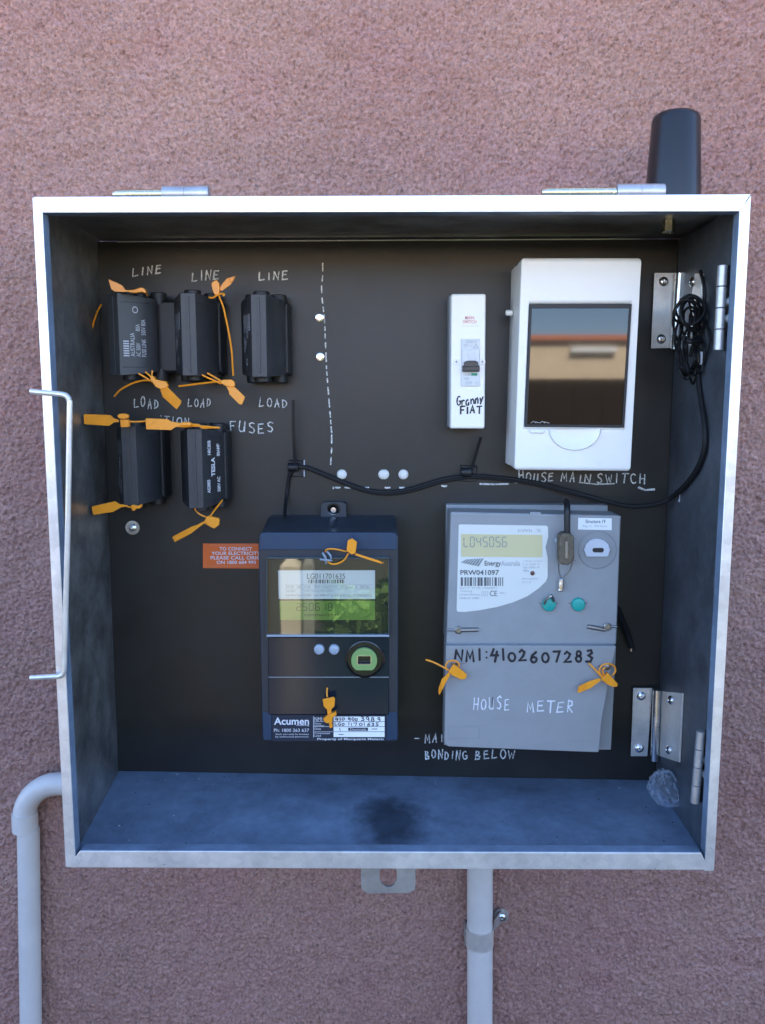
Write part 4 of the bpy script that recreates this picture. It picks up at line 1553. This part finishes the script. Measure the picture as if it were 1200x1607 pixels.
for tx, u0, v0, u1, v1 in (('Part N° A1140-1 RA64017', 721, 921, 779, 924), ('Teaming', 721, 926, 740, 929.5), ('Lithium Battery', 720, 931.5, 752, 935), ('AHR N° 0400', 720, 937, 751, 940),
                          ('1 phase 2 wire', 820, 879, 850, 882), ('1 x 230 V', 820, 884, 846, 887), ('10-100 A', 820, 889, 846, 892), ('50Hz', 820, 894, 829, 897), ('800 imp/kWh', 818, 907, 844, 910), ('Cl. 1.0', 818, 912, 832, 915), ('2011', 783, 929, 792, 932)):
    mb.text(tx, px_fm(u0, v0, u1, v1, yq), 2)
mb.text('CE', px_fm(767.5, 927, 779, 935.5, yq), 0)
mb.ribbon([(755, 928), (764, 928), (764, 935), (755, 935), (755, 928)], .5, lambda a, c_: P(a, c_, yq), 2)
mb.ribbon([(757.5, 930), (761.5, 930), (761.5, 933), (757.5, 933), (757.5, 930)], .5, lambda a, c_: P(a, c_, yq), 2)
mb.text('kWh  %', px_fm(812, 830, 848, 835, yq), 2)
mb.build('face_print', ['ink_grey', 'logo_grey', 'ink_faint', 'ink_grey'], hm, smooth=0, recalc=False)
mb = MB()
mb.lathe(P(834.5, 899.5, yp), (0, -1, 0), [(.0024, 0), (.0022, .0008), (0, .0012)], 18)
mb.build('indicator', 'led_brown', hm)
mb = MB()
mb.slab([(906.5, 812.5), (959, 813.5), (959, 832), (906, 831)], yf - .0005, yf - .0001)
mb.text('Structure 19', px_fm(918, 815.5, 949, 821, yf - .0007), 1, .01)
mb.text('Reg 12 - 096 hours', px_fm(914, 824, 952, 828, yf - .0007), 2)
mb.build('paper_label', ['label_white', 'ink_grey', 'ink_faint'], hm, smooth=0, recalc=False)
# optical port
mb = MB()
c = P(936.5, 863, yf)
mb.lathe(c, (0, -1, 0), [(.0202, 0), (.0202, .0006), (.0194, .0009), (.019, -.0001 + .0003), (.0176, .0003)], 48)
op = mb.build('optical_port', 'case_side', hm)
mb = MB()
ol = [(936 + 20 * math.cos(a) * (1 + .03 * math.cos(12 * a)), 863 + 17.5 * math.sin(a)) for a in [math.radians(38 - 256 * k / 40) for k in range(41)]]
mb.slab(ol, yf - .0025, yf - .0002)
mb.build('port_disc', 'port_white', op, bevel=.0005)
mb = MB()
mb.slab([(929, 862), (931, 860), (945, 860), (947, 863), (945, 867), (931, 867), (929, 865)], yf - .003, yf - .0024)
mb.build('lens', 'rubber_black', op)
mb = MB()   # outline of the hinged flap next to the port
for pl in ([(874, 852), (890, 849), (902, 845)], [(874, 878), (890, 880), (902, 880)], [(874, 846), (872, 862), (874, 880)]):
    mb.ribbon(pl, .7, lambda a, c_: P(a, c_, yf - .0003), 0)
mb.build('flap_line', 'ink_grey', hm, smooth=0, recalc=False)
for i, u in enumerate((860, 906)):
    mb = MB()
    c = P(u, 948, yf)
    mb.lathe(c, (0, -1, 0), [(.0072, 0), (.0072, .0028), (.0064, .0042), (.003, .005), (0, .0051)], 30)
    bt = mb.build('button', 'teal', hm)
    mb = MB()
    for sx in (-1, 1):
        mb.ribbon([(u + sx * 11, 947), (u + sx * 14.5, 946.5)], 1.2, lambda a, c_: P(a, c_, yf - .0003), 0)
    mb.build('slot', 'ink_grey', bt, smooth=0, recalc=False)
mb = MB()
for a in (-.6, .0):
    pass
mb.tube([P(853, 948, yf - .006), P(857, 940, yf - .008), P(866, 937, yf - .008), P(868, 944, yf - .006)], .0012, 8, smooth=4)
mb.tube([P(862, 937, yf - .008), P(866, 935, yf - .009)], .0022, 8)
tag(mb.build('seal_wire', 'wire_steel'), 'bent wire scrap over the left teal button of the grey meter', 'wire')
seal('orange seal on the left edge of the grey meter under the letters NMI', z7, yt - .006,
     [(200, 900), (208, 912), (184, 955), (153, 1014), (148, 1000), (150, 976), (166, 934)],
     [(198, 900), (222, 862), (240, 872), (292, 914), (284, 934), (262, 938), (216, 916)],
     [([(190, 888), (184, 868), (196, 848), (222, 842), (246, 852), (250, 872), (236, 886)], (0, .002))], ([(205, 894), (160, 868), (118, 848), (85, 838)], 0, .004), dy=-.004)
seal('orange seal on the right edge of the grey meter beyond the figure 3', z7, yt - .006,
     [(838, 1000), (844, 970), (900, 944), (946, 930), (956, 940), (905, 978), (848, 1002)],
     [(955, 938), (990, 904), (1038, 958), (1036, 972), (1012, 974), (985, 960)],
     [([(962, 924), (946, 896), (958, 868), (988, 858), (1018, 868), (1026, 894), (1010, 916)], (0, .002)), ([(970, 920), (962, 890), (975, 876)], (.001, .001))], ([(966, 932), (930, 892), (894, 856)], 0, .003), dy=-.006)

# bronze padlock on the grey meter, with a wire seal below it
pl = empty('padlock', 'small bronze padlock with a black shackle on the grey meter', 'padlock', P(887, 885, yf))
mb = MB()
mb.slab([(877, 842), (882, 837), (895, 837), (900, 842), (900.5, 876), (897, 884), (890, 887), (879, 886), (876, 878)], yf - .02, yf - .006, grow=.03)
mb.build('body', 'lock_bronze', pl, bevel=.0016, seg=3)
mb = MB()
mb.slab([(886, 850), (890, 850), (890, 876), (886, 876)], yf - .0212, yf - .0195)
mb.build('keyway', 'wire_steel', pl)
mb = MB()
mb.tube([P(889, 840, yf - .013), P(889, 815, yf - .013), P(889, 797, yf - .01), P(888, 789, -.05), P(888, 787, -.03)], .0033, 12, smooth=5)
mb.build('shackle', 'rubber_black', pl)
mb = MB()
mb.slab([(870, 845), (877, 845), (877, 851), (870, 851)], yf - .008, yf - .0005)
mb.slab([(873, 853), (877, 853), (877, 880), (873, 880)], yf - .006, yf - .0005)
mb.build('hasp', 'button_blue', pl)
ws = empty('wire_seal', 'thin wire loop with a silver crimp hanging below the padlock', 'seal', P(880, 925, yf))
mb = MB()
mb.tube([P(876, 884, yf - .008), P(876, 896, yf - .005), P(880, 909, yf - .004)], .0005, 6, smooth=4)
mb.tube([P(897, 884, yf - .008), P(892, 897, yf - .005), P(881, 909, yf - .004)], .0005, 6, smooth=4)
mb.build('wire', 'wire_steel', ws)
mb = MB()
a, b_ = P(880.5, 908, yf - .0045), P(878.5, 928, yf - .0045)
mb.lathe(a, b_ - a, [(.0026, 0), (.0032, .001), (.003, .005), (.0034, .007), (.003, .009), (.0033, .0125), (.0024, (b_ - a).length)], 16)
mb.build('crimp', 'zinc_plate', ws)

# ------------------------------------------------------------------ antenna, its cable and the ties
an = empty('antenna', 'stout black plastic antenna standing on top of the meter box', 'antenna', P(1062, 303, -.08))
ya = -.085
c0 = P(1055, 303, ya)
top = P(1060, 178, ya)
zt0 = TL.z + .0016
H = top.z - zt0
mb = MB()
mb.lathe((c0.x, ya, zt0), (0, 0, 1), [(.027, 0), (.0268, .004), (.0226, H - .007), (.0212, H - .003), (.018, H - .0006), (.012, H), (0, H + .0004)], 40)
mb.build('dome', 'antenna_black', an, smooth=40)
mb = MB()
cn = P(1048, 352, ya)
mb.lathe((cn.x, ya, TL.z - .0022), (0, 0, -1), [(.0062, 0), (.0062, .011), (.005, .012)], 6)
mb.build('nut', 'brass_pin', an)

cb_ = empty('antenna_cable', 'long black antenna cable looped at the right and running to the dark meter', 'cable', P(1085, 600, -.06))
mb = MB()
run = [(447, 812, -.04), (450, 780, -.006), (455, 745, -.006), (464, 734, -.008), (480, 733, -.006), (505, 742, -.004), (530, 752, -.004), (560, 764, -.004), (590, 771, -.004), (620, 771, -.004), (650, 765, -.004), (690, 753, -.004),
       (725, 747, -.006), (745, 746, -.006), (790, 750, -.004), (840, 757, -.01), (900, 772, -.02), (950, 786, -.03), (990, 794, -.03), (1030, 790, -.03), (1052, 780, -.035), (1074, 760, -.05), (1092, 735, -.065), (1103, 705, -.075), (1104, 670, -.08), (1098, 630, -.085), (1093, 590, -.085), (1090, 545, -.09)]
mb.tube([PC(*k) for k in run], .002, 10, smooth=6)
mb.tube([PC(u + (2 if i > 4 else 0), v + (3.2 if 4 < i < 17 else 1.5), y) for i, (u, v, y) in enumerate(run)][2:], .0019, 10, smooth=6)
mb.build('run', 'cable_black', cb_)
mb = MB()
rr = random.Random(11)
for k in range(7):
    pts = []
    cx, cy = 1083 + rr.uniform(-7, 7), 532 + rr.uniform(-10, 14)
    rx, ry = rr.uniform(8, 20), rr.uniform(42, 66)
    ph = rr.uniform(-.12, .12)
    for j in range(21):
        a = 2 * math.pi * j / 20
        x_, y_ = rx * math.cos(a) * (1 + .3 * math.sin(3 * a + k)), ry * math.sin(a)
        pts.append(PC(cx + x_ * math.cos(ph) - y_ * math.sin(ph), cy + y_, -.085 + .014 * math.sin(a * 2 + k) + rr.uniform(-.008, .008)))
    mb.tube(pts, .0012, 8, smooth=3)
for k in range(4):
    cx, cy, rx, ry = 1083 + rr.uniform(-7, 7), 484 + rr.uniform(-12, 18), rr.uniform(15, 25), rr.uniform(17, 29)
    pts = [PC(cx + rx * math.cos(a) * (1 + .12 * math.sin(2 * a + k)), cy + ry * math.sin(a), -.1 + .012 * math.sin(a + 2 * k)) for a in [k + 2 * math.pi * j / 18 for j in range(rr.randint(17, 23))]]
    mb.tube(pts, .0012, 8, smooth=3)
mb.tube([PC(1098, 425, -.05), PC(1104, 450, -.08), PC(1103, 480, -.09), PC(1092, 520, -.085), PC(1082, 560, -.08)], .0018, 8, smooth=5)
mb.tube([PC(1072, 530, -.1), PC(1083, 536, -.108), PC(1098, 533, -.1)], .0028, 8, smooth=4)
mb.build('coil', 'cable_black', cb_)


TG = 'black cable ties on stick on mounts'


def tie(label, u, v, y, tail, side=False, s=12):
    o = empty('cable_tie', label, 'cable tie', P(u, v, y), TG)
    m_ = MB()
    if side:
        m_.slab([(u, v), (u + 2.6, v), (u + 2.2, v + 20), (u - .2, v + 20)], y - .002, y + .002)
        m_.build('foam_pad', 'foam_white', o)
        m_ = MB()
        m_.slab([(u - 5, v + 2), (u - .4, v + 1), (u - .6, v + 18), (u - 5, v + 17)], y - .001, y + .004)
        m_.build('mount', 'rubber_black', o, bevel=.0005)
        return o
    m_.slab([(u - s, v - s), (u + s, v - s * .9), (u + s, v + s), (u - s, v + s)], y - .0035, y - .0004, grow=.1)
    for a in (1, -1):
        m_.slab([(u - s, v - a * s - 1), (u - s + 2, v - a * s - 1.5), (u + s, v + a * s), (u + s - 2, v + a * s + 1)], y - .0062, y - .0034)
    m_.build('mount', 'rubber_black', o, bevel=.0005)
    m_ = MB()
    m_.lathe(P(u - 4, v - 2, y - .0075), (1, 0, 0), [(.004, -.006), (.005, -.004), (.005, .005), (.004, .006)], 12)
    m_.build('head', 'rubber_black', o)
    m_ = MB()
    m_.strap([P(a, b__, y + d_) for a, b__, d_ in tail], .0034, .0012, (0, -1, 0), smooth=4)
    m_.build('tail', 'rubber_black', o)
    return o


t1 = tie('black cable tie pointing straight up above the dark meter', 465, 735, 0, [(464, 732, -.008), (462, 700, -.016), (461, 665, -.022), (460.5, 628, -.028)])
mb = MB()
mb.slab([(477, 722), (478.6, 722), (478.8, 748), (477.2, 748)], -.0036, -.0002)
mb.build('foam_pad', 'foam_white', t1)
tie('black cable tie leaning right below the narrow white main switch', 735, 743, 0, [(738, 742, -.008), (743, 722, -.014), (749, 702, -.02), (753.5, 686, -.025)])
tie('cable tie mount on the side lining under the coiled cable', 1099, 552, -.10, None, side=True)
tie('cable tie mount on the side lining right of the words MAIN SWITCH', 1065, 768, -.04, None, side=True)

mb = MB()
mb.tube([P(968, 955, -.03), P(976, 975, -.02), P(984, 995, -.012), P(990, 1016, -.01)], .0034, 10, 0, smooth=5)
mb.tube([P(990, 1016, -.01), P(989.5, 1022, -.01)], .0014, 8, 1)
mb.tube([P(990, 1013, -.012), P(996, 1016, -.012), P(993, 1022, -.012)], .0008, 8, 0, smooth=3)
tag(mb.build('cable_end', ['cable_black', 'zinc_plate']), 'cut black cable end poking out right of the grey meter', 'cable')

# ------------------------------------------------------------------ wire stay
mb = MB()
yw = -D - .006
mb.tube([P(50, 614, yw + .006), P(66, 616, yw), P(95, 618.5, yw - .004), P(104, 621, yw - .005), P(109, 628, yw - .005), P(110, 640, yw - .005), P(108.5, 740, yw - .004), P(106.5, 850, yw - .002), P(103.5, 960, yw), P(101.5, 1040, yw), P(100, 1055, yw), P(95, 1060.5, yw), P(85, 1061.5, yw + .001), P(49, 1063.5, yw + .006)], .0025, 12, smooth=5)
tag(mb.build('door_stay', 'zinc_leaf'), 'bent galvanised wire stay hooked over the left edge of the box', 'door stay')

# ------------------------------------------------------------------ crumpled plastic bag
from mathutils import noise as mnoise
bm = bmesh.new()
bmesh.ops.create_icosphere(bm, subdivisions=4, radius=1)
ctr_ = P(1045, 1236, -.07)
for v in bm.verts:
    n = v.co.normalized()
    q_ = n * 1.6 + Vector((3, 7, 1))
    ridge = 0
    for i in range(2):
        ridge += (1 - 2 * abs(mnoise.noise(q_ * (1.4 * 1.9 ** i) + Vector((i * 5, 0, 0))))) * .5 ** i
    r_ = .62 + .3 * ridge
    top_ = 1 - .42 * max(0, n.z)
    v.co = Vector((n.x * .022 * r_ * top_ - .004 * n.z, n.y * .019 * r_, n.z * .021 * r_)) + ctr_
me = bpy.data.meshes.new('plastic_bag')
bm.to_mesh(me)
bm.free()
bagm = bpy.data.materials.new('bag_film')
bagm.use_nodes = True
t = bagm.node_tree
t.nodes.clear()
o_ = t.nodes.new('ShaderNodeOutputMaterial')
tr = t.nodes.new('ShaderNodeBsdfTransparent')
tr.inputs[0].default_value = (.86, .9, .95, 1)
df = t.nodes.new('ShaderNodeBsdfPrincipled')
df.inputs['Base Color'].default_value = (.7, .75, .8, 1)
df.inputs['Roughness'].default_value = .18
lw = t.nodes.new('ShaderNodeLayerWeight')
lw.inputs[0].default_value = .35
mp = t.nodes.new('ShaderNodeMapRange')
mp.inputs['To Min'].default_value, mp.inputs['To Max'].default_value = .04, .55
mxs = t.nodes.new('ShaderNodeMixShader')
t.links.new(lw.outputs['Facing'], mp.inputs['Value'])
t.links.new(mp.outputs[0], mxs.inputs[0])
t.links.new(tr.outputs[0], mxs.inputs[1])
t.links.new(df.outputs[0], mxs.inputs[2])
t.links.new(mxs.outputs[0], o_.inputs[0])
me.materials.append(bagm)
bag = bpy.data.objects.new('plastic_bag', me)
C.objects.link(bag)
tag(bag, 'crumpled clear plastic bag in the lower right corner of the box floor', 'plastic bag')

mb = MB()
rg = random.Random(21)
for i in range(110):
    a, b_ = rg.random(), rg.random() ** (1.6 if i % 2 else .7)
    f_ = BL.lerp(BR, .02 + .95 * a)
    k_ = bBL.lerp(bBR, .02 + .95 * a)
    p = f_.lerp(k_, .1 + .88 * (1 - b_)) + Vector((0, 0, TH))
    r_ = rg.uniform(.00025, .0009)
    tri = [p + Vector((r_ * rg.uniform(.6, 1.6) * math.cos(x), r_ * math.sin(x), -.0001)) for x in (0, 2.1, 4.2)]
    mb.loft([tri, [p + (q_ - p) * .3 + Vector((0, 0, r_)) for q_ in tri]], i % 3 // 2)
grit = mb.build('grit', ['soil', 'foam_white'], smooth=0)
grit['kind'] = 'stuff'
grit['label'] = 'dark and pale grit scattered over the floor of the box'

# ------------------------------------------------------------------ conduits
cl = empty('conduit', 'grey plastic conduit bending into the left side of the box', 'conduit', P(45, 1607, 0))
yc_ = WALL_Y - .0145
mb = MB()
mb.tube([P(45, 1300, yc_), P(49, 1600, yc_), P(52, 1850, yc_)], .0128, 24)
mb.build('pipe', 'conduit_grey', cl)
el = []
zc = P(39, 1290, yc_)
ex = P(110, 1230, yc_)
R_ = .044
zb_ = zc.z
el.append(Vector((zc.x, yc_, zb_)))
cxx, czz = zc.x + R_, ex.z - R_
el.append(Vector((zc.x, yc_, czz)))
for k in range(1, 13):
    a = math.pi - math.pi / 2 * k / 12
    el.append(Vector((cxx + R_ * math.cos(a), yc_, czz + R_ * math.sin(a))))
el.append(Vector((BL.x + .03, yc_, ex.z)))
mb = MB()
mb.tube(el, .0132, 24)
mb.tube([P(39.3, 1275, yc_), P(40.2, 1302, yc_)], .0148, 24)
mb.build('elbow', 'conduit_grey', cl)
cr_ = empty('conduit', 'straight grey plastic conduit dropping from the floor of the box', 'conduit', P(752, 1607, 0))
yc2 = WALL_Y - .0165
mb = MB()
mb.tube([P(752, 1300, yc2), P(752, 1600, yc2), P(752, 1850, yc2)], .0152, 28)
mb.build('pipe', 'conduit_grey', cr_)
sd_ = empty('pipe_clamp', 'galvanised saddle clamp around the straight conduit with a screw on its right', 'pipe clamp', P(752, 1470, 0))
mb = MB()
pc = P(751.5, 1468, yc2)
mb.lathe(pc + Vector((0, 0, -.0115)), (0, 0, 1), [(.0156, 0), (.0168, .0002), (.0168, .0228), (.0156, .023)], 36)
mb.build('band', 'zinc_leaf', sd_)
mb = MB()
for u, v in ((729, 1464), (757, 1472), (750, 1478)):
    pass
mb.box(pc.x - .0175, pc.x - .0155, yc2 - .004, WALL_Y - .0005, pc.z - .0105, pc.z + .0105)
cs = P(786, 1439, WALL_Y - .004)
mb.lathe(cs + Vector((0, .0036, 0)), (0, -1, 0), [(.0092, 0), (.009, .0018), (.007, .002)], 24)
mb.loft([[Vector((pc.x + .0165, yc2 - .006, pc.z + .0112)), Vector((cs.x, WALL_Y - .004, cs.z - .008)), Vector((cs.x, WALL_Y - .004, cs.z + .008)), Vector((pc.x + .0165, yc2 - .006, pc.z + .023))],
         [Vector((pc.x + .0165, yc2 - .0045, pc.z + .0112)), Vector((cs.x, WALL_Y - .0025, cs.z - .008)), Vector((cs.x, WALL_Y - .0025, cs.z + .008)), Vector((pc.x + .0165, yc2 - .0045, pc.z + .023))]])
mb.build('lug', 'zinc_dull', sd_)
mb = MB()
mb.lathe(cs + Vector((0, -.0004, 0)), (0, -1, 0), [(.0052, 0), (.005, .002), (.003, .0032), (.0014, .0032), (.001, .0022), (0, .0022)], 20)
mb.build('screw', 'steel_bright', sd_)

for o in bpy.data.objects:
    for k in ('base', 'off'):
        if k in o:
            del o[k]
